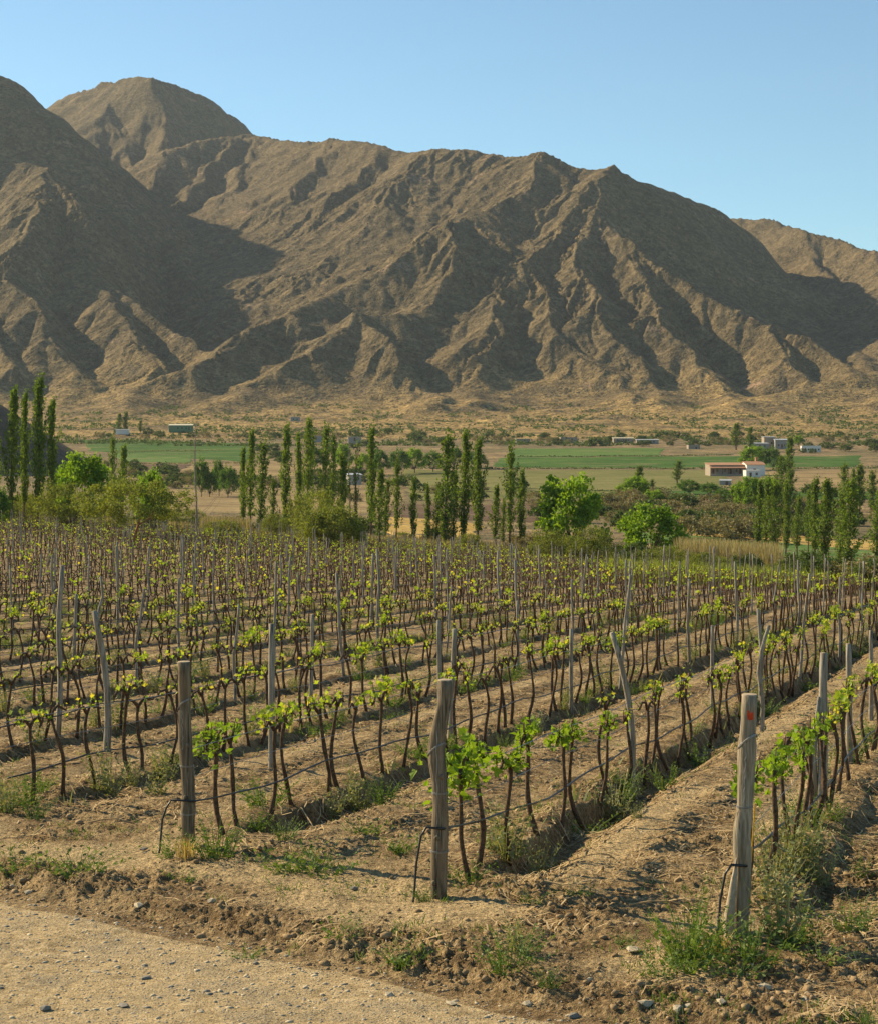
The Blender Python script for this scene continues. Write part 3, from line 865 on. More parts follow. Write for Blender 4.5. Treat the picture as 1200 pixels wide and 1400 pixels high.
ORD = ['first', 'second', 'third', 'fourth', 'fifth', 'sixth', 'seventh', 'eighth', 'ninth', 'tenth', 'eleventh', 'twelfth', 'thirteenth', 'fourteenth', 'fifteenth', 'sixteenth', 'seventeenth', 'eighteenth', 'nineteenth', 'twentieth']
TEN = {2: 'twenty', 3: 'thirty', 4: 'forty', 5: 'fifty', 6: 'sixty', 7: 'seventy', 8: 'eighty', 9: 'ninety'}
TENTH = {2: 'twentieth', 3: 'thirtieth', 4: 'fortieth', 5: 'fiftieth', 6: 'sixtieth', 7: 'seventieth', 8: 'eightieth', 9: 'ninetieth'}
def ordn(i):                # 0-based
    if i < 20: return ORD[i]
    t, u = divmod(i + 1, 10)
    if u == 0: return TENTH.get(t, str(i + 1) + 'th')
    return TEN[t] + '-' + ORD[u - 1]

def row_name(k):
    return {0: 'row behind the red-marked end post', 1: 'row behind the middle end post', 2: 'row behind the left end post'}.get(k, '%s row from the right' % ordn(k))

vines = []; posts = []
lay = random.Random(5)
END_V = {}
for px, py, k in ((1008, 1268, 0), (598, 1226, 1), (258, 1160, 2)):
    X, Y, z = unproj(px, py); END_V[k] = uv(X, Y)
print('end posts u,v', END_V, 'rows', [U0 - SPC * k for k in range(3)])
def row_u(k):
    return END_V[k][0] if k in END_V else END_V[2][0] - SPC * (k - 2)
for k in range(0, 56):
    u = row_u(k)
    v0 = END_V[k][1] if k in END_V else END_V[2][1] + 1.1 * (k - 2)
    v = v0 + (.75 if k == 1 else .85)
    npx = 0; npo = 0
    nextpost = v0 + (6.9 if k == 0 else 5.6)
    while v < 300:
        du = lay.gauss(0, .04)
        X, Y = xy(u + du, v)
        if Y > 5 and Y < yedge(X, Y) and inframe(X, Y, .035):
            if v >= nextpost:
                posts.append((Y, k, X, Y, v)); nextpost = v + lay.uniform(5.2, 7.0)
                v += .3
                continue
            if lay.random() < .95: vines.append((Y, k, X, Y, v))
        elif v >= nextpost: nextpost = v + lay.uniform(5.2, 7.0)
        v += lay.uniform(.52, .82)
print('vines', len(vines), 'posts', len(posts))

def assign(items, limit):
    vis = sorted([t for t in items if inframe(t[2], t[3], 0.002)])
    near = set(id(t) for t in vis[:limit])
    ordk = {}
    for t in sorted(items, key=lambda q: (q[1], q[4])):
        if inframe(t[2], t[3], 0.002):
            ordk.setdefault(t[1], []).append(t)
    pos = {}
    for k, L in ordk.items():
        for i, t in enumerate(L): pos[id(t)] = i
    return near, pos
nearv, posv = assign(vines, 300)
nearp, posp = assign(posts, 296)
ROWANG = math.pi / 2 - RD

far_t = MB(); far_f = MB()
farV = {'wood': [], 'leaf': []}
def src(me):
    n = len(me.vertices); V = np.empty(n * 3); me.vertices.foreach_get('co', V)
    return V.reshape(-1, 3), [tuple(p.vertices) for p in me.polygons]
LOWV = []
for i in range(14):        # light versions for the far rows
    r = random.Random(700 + i)
    P, R, arms, h = vine_shape(i + 40)
    b = MB(); b.tube([P[0], P[3], P[5], P[7]], [R[0] * 1.15, R[3] * 1.1, R[5] * 1.1, R[7]], 4, True)
    for q in arms: b.tube([q[0], q[2], q[4]], [.026, .022, .014], 3, True)
    tips = [(q[j], q[j] + Vector((0, 0, .12))) for q in arms for j in (1, 2, 3, 4)]
    f = MB()
    for j in range(r.choice((1, 2, 4, 6))):
        p, e = tips[r.randrange(8)]
        c = p.lerp(e, r.random()) + Vector((r.gauss(0, .04), r.gauss(0, .04), r.gauss(0, .03)))
        a = Vector((r.gauss(0, 1), r.gauss(0, 1), r.gauss(0, 1))).normalized(); d = a.orthogonal().normalized()
        s = r.uniform(.035, .07)
        f.add([c - a * s, c - d * s, c + a * s, c + d * s], [(0, 1, 2, 3)])
    LOWV.append((np.array(b.v), b.f, np.array(f.v), f.f))

def joined(name, chunks, mat, smooth=False):
    """chunks: list of (V (n,3), faces all of one size k)"""
    Vs = []; Qs = []; off = 0
    for V, Q in chunks:
        Vs.append(V); Qs.append(Q + off); off += len(V)
    me = np_mesh(name, np.concatenate(Vs), np.concatenate(Qs), smooth); me.materials.append(mat)
    return me
def as_quads(fs):
    out = []
    for f in fs:
        if len(f) == 4: out.append(f)
        elif len(f) == 3: out.append((f[0], f[1], f[2], f[2]))
    return np.array(out)
LOWQ = [(v, np.array([f for f in fs if len(f) == 4]), fv, np.array([f for f in ff])) for v, fs, fv, ff in LOWV]

def place(V, x, y, z, rz, s=1.0, flip=False):
    c, s_ = math.cos(rz), math.sin(rz)
    W_ = np.empty_like(V)
    vx = -V[:, 0] if flip else V[:, 0]
    W_[:, 0] = (vx * c - V[:, 1] * s_) * s + x
    W_[:, 1] = (vx * s_ + V[:, 1] * c) * s + y
    W_[:, 2] = V[:, 2] * s + z
    return W_

wood_c = []; leaf_c = []
ind_leaf = 0
vr = random.Random(17)
VG = 'grapevines trained along the wires of the vineyard rows'
for t in sorted(vines):
    Y0, k, X, Y, v = t
    z = float(G(X, Y)); rz = ROWANG + vr.uniform(-.12, .12)
    if id(t) in nearv:
        i = vr.randrange(20)
        first = posv[id(t)] if k < 3 else 99
        if k == 1 and first < 5: i = 6 if first % 2 else 16
        if k == 2 and first < 5: i = (6, 3, 16, 9, 3)[first]
        if k == 0 and first < 3: i = (16, 6, 9)[first]
        tm, cm, fm, words, tips, h, lv = VINES[i]
        th = vr.uniform(.8, 1.3)
        root = empty('grapevine', (X, Y, z), rz + (math.pi if vr.random() < .5 else 0), (1, 1, vr.uniform(.92, 1.07)))
        root.rotation_euler = (vr.gauss(0, .05), vr.gauss(0, .07), root.rotation_euler[2])
        shape = ('crooked', 'slender', 'dark', 'gnarled', 'twisted')[i % 5]
        tag(root, '%s %s grapevine, %s in %s' % (shape, words, ordn(posv[id(t)]), row_name(k)), 'grapevine', VG)
        to = link('trunk', tm, root); link('cordon', cm, root)
        if Y < 19.5 or (k == 1 and first < 7) or (k == 0 and first < 4):
            base_n = 80 if lv == 3 else (48 if lv == 2 else 26)
            extra = 1.0
            if k == 1 and first < 1: extra = 2.2
            for q in range(int(base_n * extra)):
                p, e = tips[vr.randrange(len(tips))]
                sp = .055 + (.03 if extra > 1 else 0)
                c = p.lerp(e, vr.uniform(.0, .9)) + Vector((vr.gauss(0, sp * 1.7), vr.gauss(0, sp), vr.gauss(-.05 * extra, sp * (1.5 if extra > 1 else .7))))
                o = link('leaf', LEAVES[vr.randrange(6)], root, c)
                o.rotation_euler = (vr.gauss(.5, .8), vr.gauss(0, .7), vr.uniform(0, 6.28)); s = vr.uniform(.45, .95) * (1.25 if extra > 1 else 1)
                o.scale = (s, s, s); ind_leaf += 1
        else:
            link('foliage', fm, root)
    else:
        LV, LQ, FV, FQ = LOWQ[vr.randrange(len(LOWQ))]
        s = vr.uniform(.92, 1.08); fl = vr.random() < .5
        wood_c.append((place(LV, X, Y, z, rz, s, fl), LQ)); leaf_c.append((place(FV, X, Y, z, rz, s, fl), FQ))
print('individual leaves', ind_leaf)
root = link('distant_grapevines', joined('distant_grapevines', wood_c, M_bark_vine))
tag(root, 'far rows of small budding grapevines filling the back of the vineyard', kind='stuff')
fo = link('distant_vine_leaves', joined('distant_vine_leaves', leaf_c, M_vleaf))
tag(fo, 'young yellow-green leaves on the far rows of vines', kind='stuff')

# posts
PG = 'wooden line posts standing in the vineyard rows'
listed = [(145,1028,835,.06,-.12),(372,1050,853,.055,.0),(425,965,840,.045,.02),(860,1075,865,.05,-.16),(100,915,812,.05,.05),(780,975,860,.045,0),(973,970,855,.045,0),(1038,1000,855,.045,.12),(1122,1106,893,.07,.02),(1162,1045,880,.055,-.02),(1190,985,862,.045,.0),(614,1010,860,.055,.05),(707,915,822,.045,0),(602,990,848,.045,-.02)]
far_p = []
taken = [unproj(a, b)[:2] for a, b, *_ in listed]
pr = random.Random(23)
cnt = {}
for t in sorted(posts):
    Y0, k, X, Y, v = t
    if any(abs(X - a) < 1.1 and abs(Y - b) < 3.5 for a, b in taken): continue
    z = float(G(X, Y)); i = pr.randrange(12); s = pr.uniform(.9, 1.12); rz = pr.uniform(0, 6.28)
    if id(t) in nearp:
        look = 'straight grey' if i < 7 else 'crooked grey'
        o = link('vineyard_post', POST_V[i], None, (X, Y, z), rz, (1.0, 1.0, s))
        tag(o, '%s wooden post, %s post along the %s' % (look, ordn(posp[id(t)]), row_name(k)), 'post', PG)
    else:
        me = POST_V[i]
        V, fs = src(me)
        far_p.append((place(V, X, Y, z, rz, s), np.array([f for f in fs if len(f) == 4])))
fo = link('distant_posts', joined('distant_posts', far_p, M_post))
tag(fo, 'grey posts of the farthest vineyard rows', kind='stuff')

NAMES = ['tall pale post leaning left between the vines left of the left end post', 'upright grey post in sun just right of the left end post',
 'thin grey post a little right of the upright grey post', 'pale post bent like a bow right of the middle end post', 'tall grey post at the left, far behind the leaning post',
 'dark straight post between the bent pale post and the middle end post', 'thin straight post far behind the red-marked post', 'post with a hooked top just behind the red-marked post',
 'thick forked-looking grey post right of the red-marked end post', 'pale post with a yellow tie near the right edge', 'slim post close to the right edge behind the yellow tie',
 'round grey post rising straight behind the middle end post', 'weathered straight post in the centre, right of the middle end post', 'thin post leaning against the view just behind the middle end post']
for (px, yb, yt, r0, lean), nm in zip(listed, NAMES):
    X, Y, z = unproj(px, yb)
    hgt = (yb - yt) / F * Y
    r = random.Random(px)
    b = MB(); pts = []
    for i in range(11):
        t_ = i / 10
        bow = lean * (1 - t_) ** 1.6 if abs(lean) > .1 else lean * t_
        if px == 145: bow = -.10 * t_ + .10 * math.sin(t_ * 3.1) * .6
        if px == 860: bow = -.14 * t_ ** 1.5 + .06 * math.sin(t_ * 3.1)
        if px == 1038: bow = .10 * max(0, t_ - .6) / .4 + .03 * math.sin(t_ * 6)
        pts.append((bow * 1.6, .02 * math.sin(t_ * 5 + px), -.2 + t_ * (hgt + .2)))
    r0 *= .82
    b.tube(pts, [r0 * (1.08 - .28 * i / 10) * r.uniform(.94, 1.07) for i in range(11)], 10, True, .05, r)
    if px == 1122:
        root = empty('vineyard_post', (X, Y, z))
        b.build('shaft', M_post, root, True)
        c = MB(); c.tube([(-.05, 0, .1), (-.09, 0, .6), (-.04, 0, 1.05), (-.03, 0, 1.25)], [.035, .035, .03, .012], 7, True, .1, r)
        c.build('side_stake', M_post, root, True)
        tag(root, nm, 'post', PG)
    elif px == 1162:
        root = empty('vineyard_post', (X, Y, z)); b.build('shaft', M_post, root, True)
        c = MB(); c.tube([(r0 * 1.05 * math.cos(a), r0 * 1.05 * math.sin(a), hgt * .52 + .01 * math.sin(a)) for a in np.linspace(0, 6.283, 13)], .012, 5)
        c.build('yellow_tie', M_twine, root); tag(root, nm, 'post', PG)
    else:
        o = b.build('vineyard_post', M_post, None, True, (X, Y, z)); tag(o, nm, 'post', PG)

# the three thick end posts
def end_post(px, yb, yt, tx, rad, label, kinks, seed, side=(0, 0)):
    X, Y, z = unproj(px, yb); r = random.Random(seed)
    hgt = (yb - yt) / F * Y; lean = (tx - px) / F * Y
    root = empty('end_post', (X, Y, z)); tag(root, label, 'post')
    b = MB(); pts = []; R = []
    nseg = 22
    for i in range(nseg + 1):
        t = i / nseg
        kx = sum(a * math.exp(-((t - c) / w) ** 2) for a, c, w in kinks)
        pts.append((lean * t + kx, .008 * math.sin(t * 9 + seed), -.3 + t * (hgt + .3)))
        R.append(rad * (1.06 - .16 * t) * r.uniform(.94, 1.05) * (1 + .05 * math.sin(t * 17 + seed)))
    R[-1] *= .97
    b.tube(pts, R, 22, True, .035, r)
    b.build('shaft', M_post_pale if seed == 1 else M_post_end, root, True)
    top = pts[-1]
    c = MB(); m = 20
    ring = [(top[0] + R[-1] * .93 * math.cos(a), top[1] + R[-1] * .93 * math.sin(a), top[2] + .006) for a in np.linspace(0, 2 * math.pi, m, endpoint=False)]
    low = [(p[0] + (p[0] - top[0]) * .08, p[1] + (p[1] - top[1]) * .08, p[2] - .012) for p in ring]
    c.add(ring + low + [(top[0], top[1], top[2] + .009)], [(i, (i + 1) % m, 2 * m) for i in range(m)] + [(m + i, m + (i + 1) % m, (i + 1) % m, i) for i in range(m)])
    c.build('sawn_top', M_cut, root)
    def at(t):
        f = t * nseg; i = min(int(f), nseg - 1); w = f - i
        return tuple(pts[i][j] * (1 - w) + pts[i + 1][j] * w for j in range(3)), R[i]
    def ring_wire(t, tilt=0.0, th=.0035, nm='wire_wrap', mat=M_wire):
        p, rr = at(t); c = MB()
        for q in range(2):
            c.tube([(p[0] + (rr + .004) * math.cos(a), p[1] + (rr + .004) * math.sin(a), p[2] + tilt * math.cos(a) - tilt * .8 * math.sin(a) + q * .009) for a in np.linspace(0, 2 * math.pi, 19)], th, 5, False)
        return c.build(nm, mat, root)
    return root, at, ring_wire, (X, Y, z), hgt
row_d = (RDX, RDY)
pR, atR, rwR, locR, hR = end_post(1008, 1280, 950, 1024, .069, 'thick pale end post with a red paint mark at its top, right foreground', [(-.018, .50, .06)], 1)
pM, atM, rwM, locM, hM = end_post(598, 1226, 930, 606, .070, 'thick brown end post with a slanted top, middle foreground', [(-.045, .72, .12), (.02, .95, .08)], 2)
pL, atL, rwL, locL, hL = end_post(259, 1160, 905, 252, .068, 'thick dark knotty end post at the left with a yellow grass tuft', [(.014, .4, .1), (-.01, .7, .1)], 3)
for rw, ts in ((rwR, [(.83, .05), (.60, .0), (.22, .0), (.12, .0)]), (rwM, [(.72, .05), (.55, 0), (.32, .0)]), (rwL, [(.80, .05), (.52, 0), (.30, .0)])):
    for t, ti in ts: rw(t, ti)
# red paint mark, flat print on the shaft near its top, facing the road
p, rr = atR(.935)
c = MB(); seg = 9; rowsN = 6; rg = random.Random(4)
V = []
for j in range(rowsN):
    for i in range(seg):
        a = math.radians(-90 - 24 + 48 * i / (seg - 1) + 4) + rg.uniform(-.06, .06)
        w = 1 if 0 < j < rowsN - 1 and 0 < i < seg - 1 else rg.uniform(.75, 1.1)
        V.append((p[0] + (rr * 1.03) * math.cos(a), p[1] + (rr * 1.03) * math.sin(a), p[2] + (-.05 + .017 * j) * w + rg.uniform(-.010, .010)))
c.add(V, [(j * seg + i, j * seg + i + 1, (j + 1) * seg + i + 1, (j + 1) * seg + i) for j in range(rowsN - 1) for i in range(seg - 1)])
c.build('red_paint_mark', M_red, pR, True)
# knots
for root, at in ((pL, atL), (pM, atM)):
    for t, a in ((.38, -1.9), (.62, -1.2), (.2, -2.2)):
        p, rr = at(t); c = MB()
        cx, cy = p[0] + rr * .93 * math.cos(a), p[1] + rr * .93 * math.sin(a)
        c.tube([(cx, cy, p[2]), (cx + .016 * math.cos(a), cy + .016 * math.sin(a), p[2] + .004), (cx + .02 * math.cos(a), cy + .02 * math.sin(a), p[2] + .005)], [.026, .02, .008], 9, True, .12, rg)
        c.build('knot', M_post_end, root, True)
# bark stub at the foot of the right post and a hanging twist of wire
c = MB(); c.tube([(-.06, -.07, -.15), (-.085, -.085, .12), (-.05, -.075, .42), (-.02, -.07, .62)], [.045, .04, .025, .006], 7, True, .2, rg)
c.build('split_sliver', M_cut, pR, True)
for root, at, t0, t1 in ((pR, atR, .80, .62), (pL, atL, .78, .60), (pM, atM, .80, .30)):
    p0, r0_ = at(t0); p1, r1 = at(t1); c = MB()
    pts = []
    for i in range(14):
        t = i / 13
        pts.append((p0[0] + (p1[0] - p0[0]) * t - .3 * r0_ + .006 * math.sin(t * 30), p0[1] + (p1[1] - p0[1]) * t - r0_ * 1.02, p0[2] + (p1[2] - p0[2]) * t))
    c.tube(pts, .004, 5, False); c.build('hanging_wire', M_wire, root)

# wires and drip hoses of the rows
wr = random.Random(3)
for k in range(0, 16):
    u = row_u(k)
    if k < 3:
        v0 = END_V[k][1]
    else:
        v0 = 0
        vs = [t[4] for t in vines if t[1] == k]
        v0 = min(vs) - .5
    v1 = min(max(t[4] for t in vines if t[1] == k) + .5, v0 + (60 if k < 8 else 70))
    nm = row_name(k)
    root = empty('trellis_wire', (*xy(u, v0), 0))
    ox, oy = xy(u, v0)
    for hh, rad in ((1.0, .0042), (.72, .0034)) if k < 8 else ((1.0, .0035),):
        b = MB(); pts = []; v = v0
        while v < v1:
            X, Y = xy(u + .01 * math.sin(v), v); sm = float(H(X, Y)) + .08
            pts.append((X - ox, Y - oy, sm + hh + .015 * math.sin(v * 1.1))); v += 1.2
        b.tube(pts, rad, 4, False); b.build('wire', M_wire, root)
    tag(root, 'thin steel trellis wires stretched along the %s' % nm, 'wire', 'trellis wires of the vineyard rows')
    b = MB(); pts = []
    if k < 3:
        e = {0: locR, 1: locM, 2: locL}[k]
        off = {0: (-.17, -.10), 1: (-.20, -.10), 2: (-.27, -.12)}[k]
        gx, gy = e[0] + off[0], e[1] + off[1]
        hz_ = {0: .58, 1: .62, 2: .50}[k]
        zf = e[2]
        pts += [(gx - .03, gy - .1, zf - .12), (gx, gy, zf + .02), (gx + .02, gy + .01, zf + .3), (gx + .06, gy + .02, zf + hz_ - .08), (gx + .11, gy + .0, zf + hz_), (e[0] - .06, e[1] - .085, zf + hz_ - .01), (e[0] + .05, e[1] - .085, zf + hz_ - .02), (e[0] + .10, e[1] + .03, zf + hz_ - .03)]
        v = v0 + .5
    else: v = v0
    while v < v1:
        X, Y = xy(u + .03 + .02 * math.sin(v * .7 + k), v)
        pts.append((X, Y, float(H(X, Y)) + .47 + (({0: .16, 1: .18, 2: .10}[k]) * math.exp(-(v - v0) / 2.0) if k < 3 else 0) + .035 * math.sin(v * .9 + k) + .02 * math.sin(v * 2.3))); v += .6
    b.tube(pts, .0105 if k < 6 else .012, 6, True)
    o = b.build('drip_hose', M_hose, None, True)
    tag(o, 'black drip irrigation hose running low along the %s' % nm, 'hose', 'drip hoses of the vineyard rows')
# yellow twine by the first vine of the right row
b = MB(); X, Y, z = locR
b.tube([(X + .13, Y + .25, z + .35), (X + .16, Y + .3, z + .62), (X + .19, Y + .34, z + .95)], .006, 5); o = b.build('twine', M_twine)
tag(o, 'yellow orange twine hanging beside the red-marked end post', 'twine')
# ------------------------------------------------------------------ trees and bushes
def poplar(seed, width=.85, n_leaf=3300, H_=14.0, sparse=1.0, leaf=.135):
    r = random.Random(seed); rng = np.random.default_rng(seed)
    lean = r.uniform(.1, .55); ph = r.uniform(0, 6)
    def axis(z):
        t = z / H_
        return np.array([lean * t * t + .12 * math.sin(t * 6 + ph), .1 * math.sin(t * 5 + ph + 1), z])
    tb = MB(); tb.tube([axis(z) - np.array([0, 0, .3 if z == 0 else 0]) for z in np.linspace(0, H_ * .93, 12)], np.linspace(.17, .03, 12), 7, True, .08, r)
    br = MB(); C = []
    nb = 64
    for i in range(nb):
        z0 = H_ * (.06 + .86 * (i / nb) ** .95) + r.uniform(-.3, .3)
        a = i * 2.4 + r.uniform(-.5, .5); t = z0 / H_; width_ = width * r.choice((.7, 1.0, 1.0, 1.5))
        prof = min(1, .35 + 2.2 * t) * min(1, (1 - t) * 2.3 + .12)
        out = width_ * prof * r.uniform(.55, 1.25); L = r.uniform(1.2, 2.3) * (1 - .35 * t)
        p0 = axis(max(z0, .4)); p2 = axis(min(z0 + L, H_)) + np.array([math.cos(a) * out, math.sin(a) * out, 0])
        p1 = p0 * .55 + p2 * .45 + np.array([math.cos(a) * out * .3, math.sin(a) * out * .3, -.1])
        br.tube([p0, p1, p2], [.035, .022, .008], 3, False)
        if r.random() > sparse: continue
        m = int(n_leaf / nb * r.uniform(.5, 1.5))
        tt = rng.random(m) ** .7
        base = ((1 - tt) ** 2)[:, None] * p0 + (2 * tt * (1 - tt))[:, None] * p1 + (tt ** 2)[:, None] * p2
        C.append(base + rng.normal(size=(m, 3)) * np.array([.17, .17, .26]))
    C = np.concatenate(C); C = C[C[:, 2] > 1.0 + .8 * (seed % 3)]
    me = islands(C, leaf, rng, 0, 1.0, mat=M_poplar, name='crown')
    bark = M_bark
    return [('trunk', tb.mesh('trunk', bark, True)), ('branches', br.mesh('branches', bark, True)), ('crown', me)]

def tree(seed, H_, R_, trunk_h, nclump, per, leaf, mat, bark, clump_r=.55, flat=.75, twig=True, fork=None, trad=.16, limbs=7, zlow=.25):
    r = random.Random(seed); rng = np.random.default_rng(seed)
    tb = MB()
    if fork is None: tb.tube([(0, 0, -.3), (.05, .02, trunk_h * .5), (.0, .05, trunk_h)], [trad * 1.25, trad, trad * .8], 8, True, .1, r)
    else:
        for f, rr in fork: tb.tube(f, rr, 8, True, .14, r)
    cz = trunk_h + (H_ - trunk_h) * .42
    C = []; lb = MB()
    for i in range(nclump):
        a = r.uniform(0, 6.283); el = math.asin(max(-1, min(1, r.uniform(-zlow * 2.2, 1)))); q = r.uniform(.55, 1.0) ** .6
        lump = 1 + .22 * math.sin(a * 3 + seed) * math.cos(el * 2 + seed)
        c = np.array([math.cos(a) * math.cos(el) * R_ * q * lump, math.sin(a) * math.cos(el) * R_ * q * lump, cz + math.sin(el) * (H_ - cz) * q * lump])
        m = int(per * r.uniform(.5, 1.5))
        s = clump_r * r.uniform(.6, 1.35)
        C.append(c + rng.normal(size=(m, 3)) * np.array([s, s, s * flat]) * .62)
        if twig and (i % 2 == 0):
            st = np.array([r.uniform(-.08, .08), r.uniform(-.08, .08), trunk_h * r.uniform(.55, 1.0)])
            mid = st * .5 + c * .5 + np.array([0, 0, -.12 * R_]) + rng.normal(size=3) * .1
            lb.tube([st, mid, c], [trad * .38, trad * .2, trad * .05], 4, False)
    me = islands(np.concatenate(C), leaf, rng, .15, 1.0, mat=mat, name='crown')
    parts = [('trunk', tb.mesh('trunk', bark, True)), ('crown', me)]
    if lb.n: parts.insert(1, ('branches', lb.mesh('branches', bark, True)))
    return parts

def put(name, parts, px, ytop, d=None, ybase=None, wpx=None, h0=14.0, w0=None, label='', cat='tree', group=None, rz=None, dz=0):
    if d is None:
        X, Y, z = unproj(px, ybase); d = Y
    else:
        X = (px - 600) / F * d; Y = d; z = float(G(X, Y))
    ztop = EYE + (HZ - ytop) / F * d
    s = max(.08, (ztop - z) / h0)
    sx = s if wpx is None else (wpx / F * d) / w0
    root = empty(name, (X, Y, z + dz), RNG.uniform(-.4, .4) if rz is None else rz, (sx, sx, s))
    tag(root, label, cat, group)
    for nm, me in parts: link(nm, me, root)
    return root

POP = [poplar(500 + i, (.85, 1.15, .95, 1.3, 1.0)[i % 5], n_leaf=(3300, 2700, 3600, 3000, 2300)[i % 5]) for i in range(10)]
POP_SP = poplar(520, .6, 900, sparse=.55)
# px, ytop, distance, width px (photo), words
PL = [(-8, 560, 215, 16), (17, 527, 214, 17), (33, 533, 217, 13), (52, 512, 212, 20), (70, 543, 215, 15)]
PWORDS = ['tall poplar cut by the left edge of the view', 'tall poplar second from the left edge, beside a slightly shorter one', 'slim poplar squeezed between two taller ones at the far left',
          'tallest poplar of the group at the far left', 'rightmost poplar of the tall group at the far left']
for (px, yt, d, w), lb in zip(PL, PWORDS):
    put('poplar_tree', POP[RNG.randrange(7)], px, yt, d, wpx=w, w0=1.9, label=lb, group='poplars at the left edge')
for (px, yt, d, w), lb in zip([(153, 595, 330, 10), (168, 607, 300, 13)], ['small poplar peeking above the bright green tree, left one', 'small poplar peeking above the olive gnarled tree, right one']):
    put('poplar_tree', POP[RNG.randrange(7)], px, yt, d, wpx=w, w0=1.9, label=lb, group='poplars at the left edge')
MID = [(332, 610, 262, 9), (343, 585, 250, 10), (358, 600, 246, 12), (373, 651, 258, 8), (391, 580, 262, 12), (408, 590, 270, 9), (421, 569, 275, 12), (444, 577, 268, 12), (455, 590, 272, 9),
       (467, 617, 258, 13), (507, 582, 246, 12), (519, 640, 205, 12), (528, 652, 248, 9), (542, 622, 250, 9), (565, 652, 252, 8), (584, 660, 240, 8), (597, 668, 244, 9), (609, 588, 238, 17), (620, 640, 243, 10),
       (634, 587, 242, 13), (652, 598, 240, 14), (677, 662, 246, 9), (687, 680, 247, 6), (696, 603, 240, 13), (712, 641, 244, 9)]
MID.sort()
for i, (px, yt, d, w) in enumerate(MID):
    hgt = 'tall' if yt < 612 else ('middling' if yt < 645 else 'short')
    put('poplar_tree', POP[(i * 3) % 10], px, yt, d, wpx=w * 1.2, w0=1.9, label='%s narrow poplar, %s from the left in the central poplar line' % (hgt, ordn(i)), group='poplars in the central line behind the vineyard')
put('poplar_tree', POP_SP, 486, 596, 256, wpx=14, w0=1.6, label='nearly bare pale poplar among the green ones in the central line', group='poplars in the central line behind the vineyard')
RT = [(925, 629, 700, 9), (872, 637, 610, 10), (890, 655, 610, 6), (1005, 578, 1075, 9), (1024, 583, 1060, 8), (1078, 597, 660, 10), (1065, 622, 520, 11), (1078, 640, 500, 11), (1037, 655, 300, 11), (1047, 652, 292, 12), (1058, 655, 288, 13), (1074, 655, 300, 10), (1089, 676, 305, 10), (1112, 652, 270, 13),
      (1127, 654, 262, 17), (1149, 665, 250, 14), (1160, 652, 215, 17), (1152, 632, 520, 10), (1174, 635, 520, 11), (1166, 640, 560, 7), (1190, 642, 500, 12), (1198, 668, 262, 13), (1208, 640, 300, 14), (1104, 668, 330, 7)]
RT.sort()
for i, (px, yt, d, w) in enumerate(RT):
    far = 'distant little' if d > 900 else ('far' if d > 450 else 'near')
    put('poplar_tree', POP[(i * 7 + 2) % 10], px, yt, d, wpx=w * 1.25, w0=1.9, label='%s slender poplar, %s from the left among those on the right' % (far, ordn(i)), group='poplars on the right side of the valley')
for (px, yt, w), lb in zip([(163, 565, 7), (172, 563, 8), (192, 575, 6)], ['tiny leftmost poplar of three by the white shed under the mountain', 'tiny middle poplar of three by the white shed under the mountain', 'shortest tiny poplar of three by the white shed under the mountain']):
    put('poplar_tree', POP[2], px, yt, 1320, wpx=w, w0=1.9, label=lb, group='tiny poplars by the white shed')

BR = [tree(600 + i, 6.5, 3.4, 1.4, 60, 130, .15, M_green, M_bark, .62) for i in range(3)]
DKB = [tree(610 + i, 6.5, 3.4, 1.2, 50, 110, .16, M_fargreen, M_bark, .7) for i in range(2)]
OLV = [tree(620 + i, 4.5, 3.1, .9, 80, 95, .075, M_olive, M_bark, .5, .8, trad=.11) for i in range(3)]
DKO = tree(630, 3.6, 2.3, .5, 55, 90, .08, M_dkbush, M_bark, .42, trad=.09)
RND = tree(633, 4.5, 2.7, .8, 130, 110, .07, M_olive, M_bark, .42, .9, trad=.11)
BRU = [tree(640 + i, 3.2, 2.8, .4, 42, 42, .13, M_brush, M_bark, .55, .7, trad=.07) for i in range(3)]
SHR = [tree(650 + i, 3.4, 2.6, .5, 30, 40, .2, M_dkbush, M_bark, .55, .7, trad=.07) for i in range(2)]

T = lambda nm, parts, px, yt, d, w, h0, w0, lb, cat='tree', g=None: put(nm, parts, px, yt, d, wpx=w, h0=h0, w0=w0, label=lb, cat=cat, group=g)
T('broadleaf_tree', BR[0], 115, 627, 226, 88, 6.5, 7.2, 'bright green bushy tree right of the tall poplars at the left')
T('broadleaf_tree', BR[2], 205, 645, 235, 48, 6.5, 7.0, 'yellow green tree top rising behind the gnarled olive tree')
T('broadleaf_tree', DKB[0], -2, 670, 195, 34, 6.5, 7.0, 'dark green bush cut by the left edge of the view')
T('broadleaf_tree', BR[1], 780, 656, 236, 98, 6.5, 7.2, 'large bright green tree right of the central poplars')
T('broadleaf_tree', BR[0], 890, 695, 222, 88, 6.5, 7.2, 'rounded bright green tree left of the dry reeds')
T('broadleaf_tree', BR[2], 866, 652, 560, 44, 6.5, 7.2, 'green tree at the foot of a far poplar, left of the thicket')
T('broadleaf_tree', BR[1], 894, 671, 520, 32, 6.5, 7.2, 'small bright green tree just before the thicket')
T('broadleaf_tree', DKB[1], 941, 657, 600, 32, 6.5, 7.2, 'dark green round tree left of the small grey shed')
T('broadleaf_tree', DKB[0], 969, 661, 590, 26, 6.5, 7.2, 'dark green round tree just left below the small grey shed')
T('broadleaf_tree', DKB[1], 989, 669, 560, 24, 6.5, 7.2, 'dark green low tree below the small grey shed')
T('broadleaf_tree', BR[0], 1022, 655, 500, 40, 6.5, 7.2, 'broad bright green tree below the farmhouse, left one')
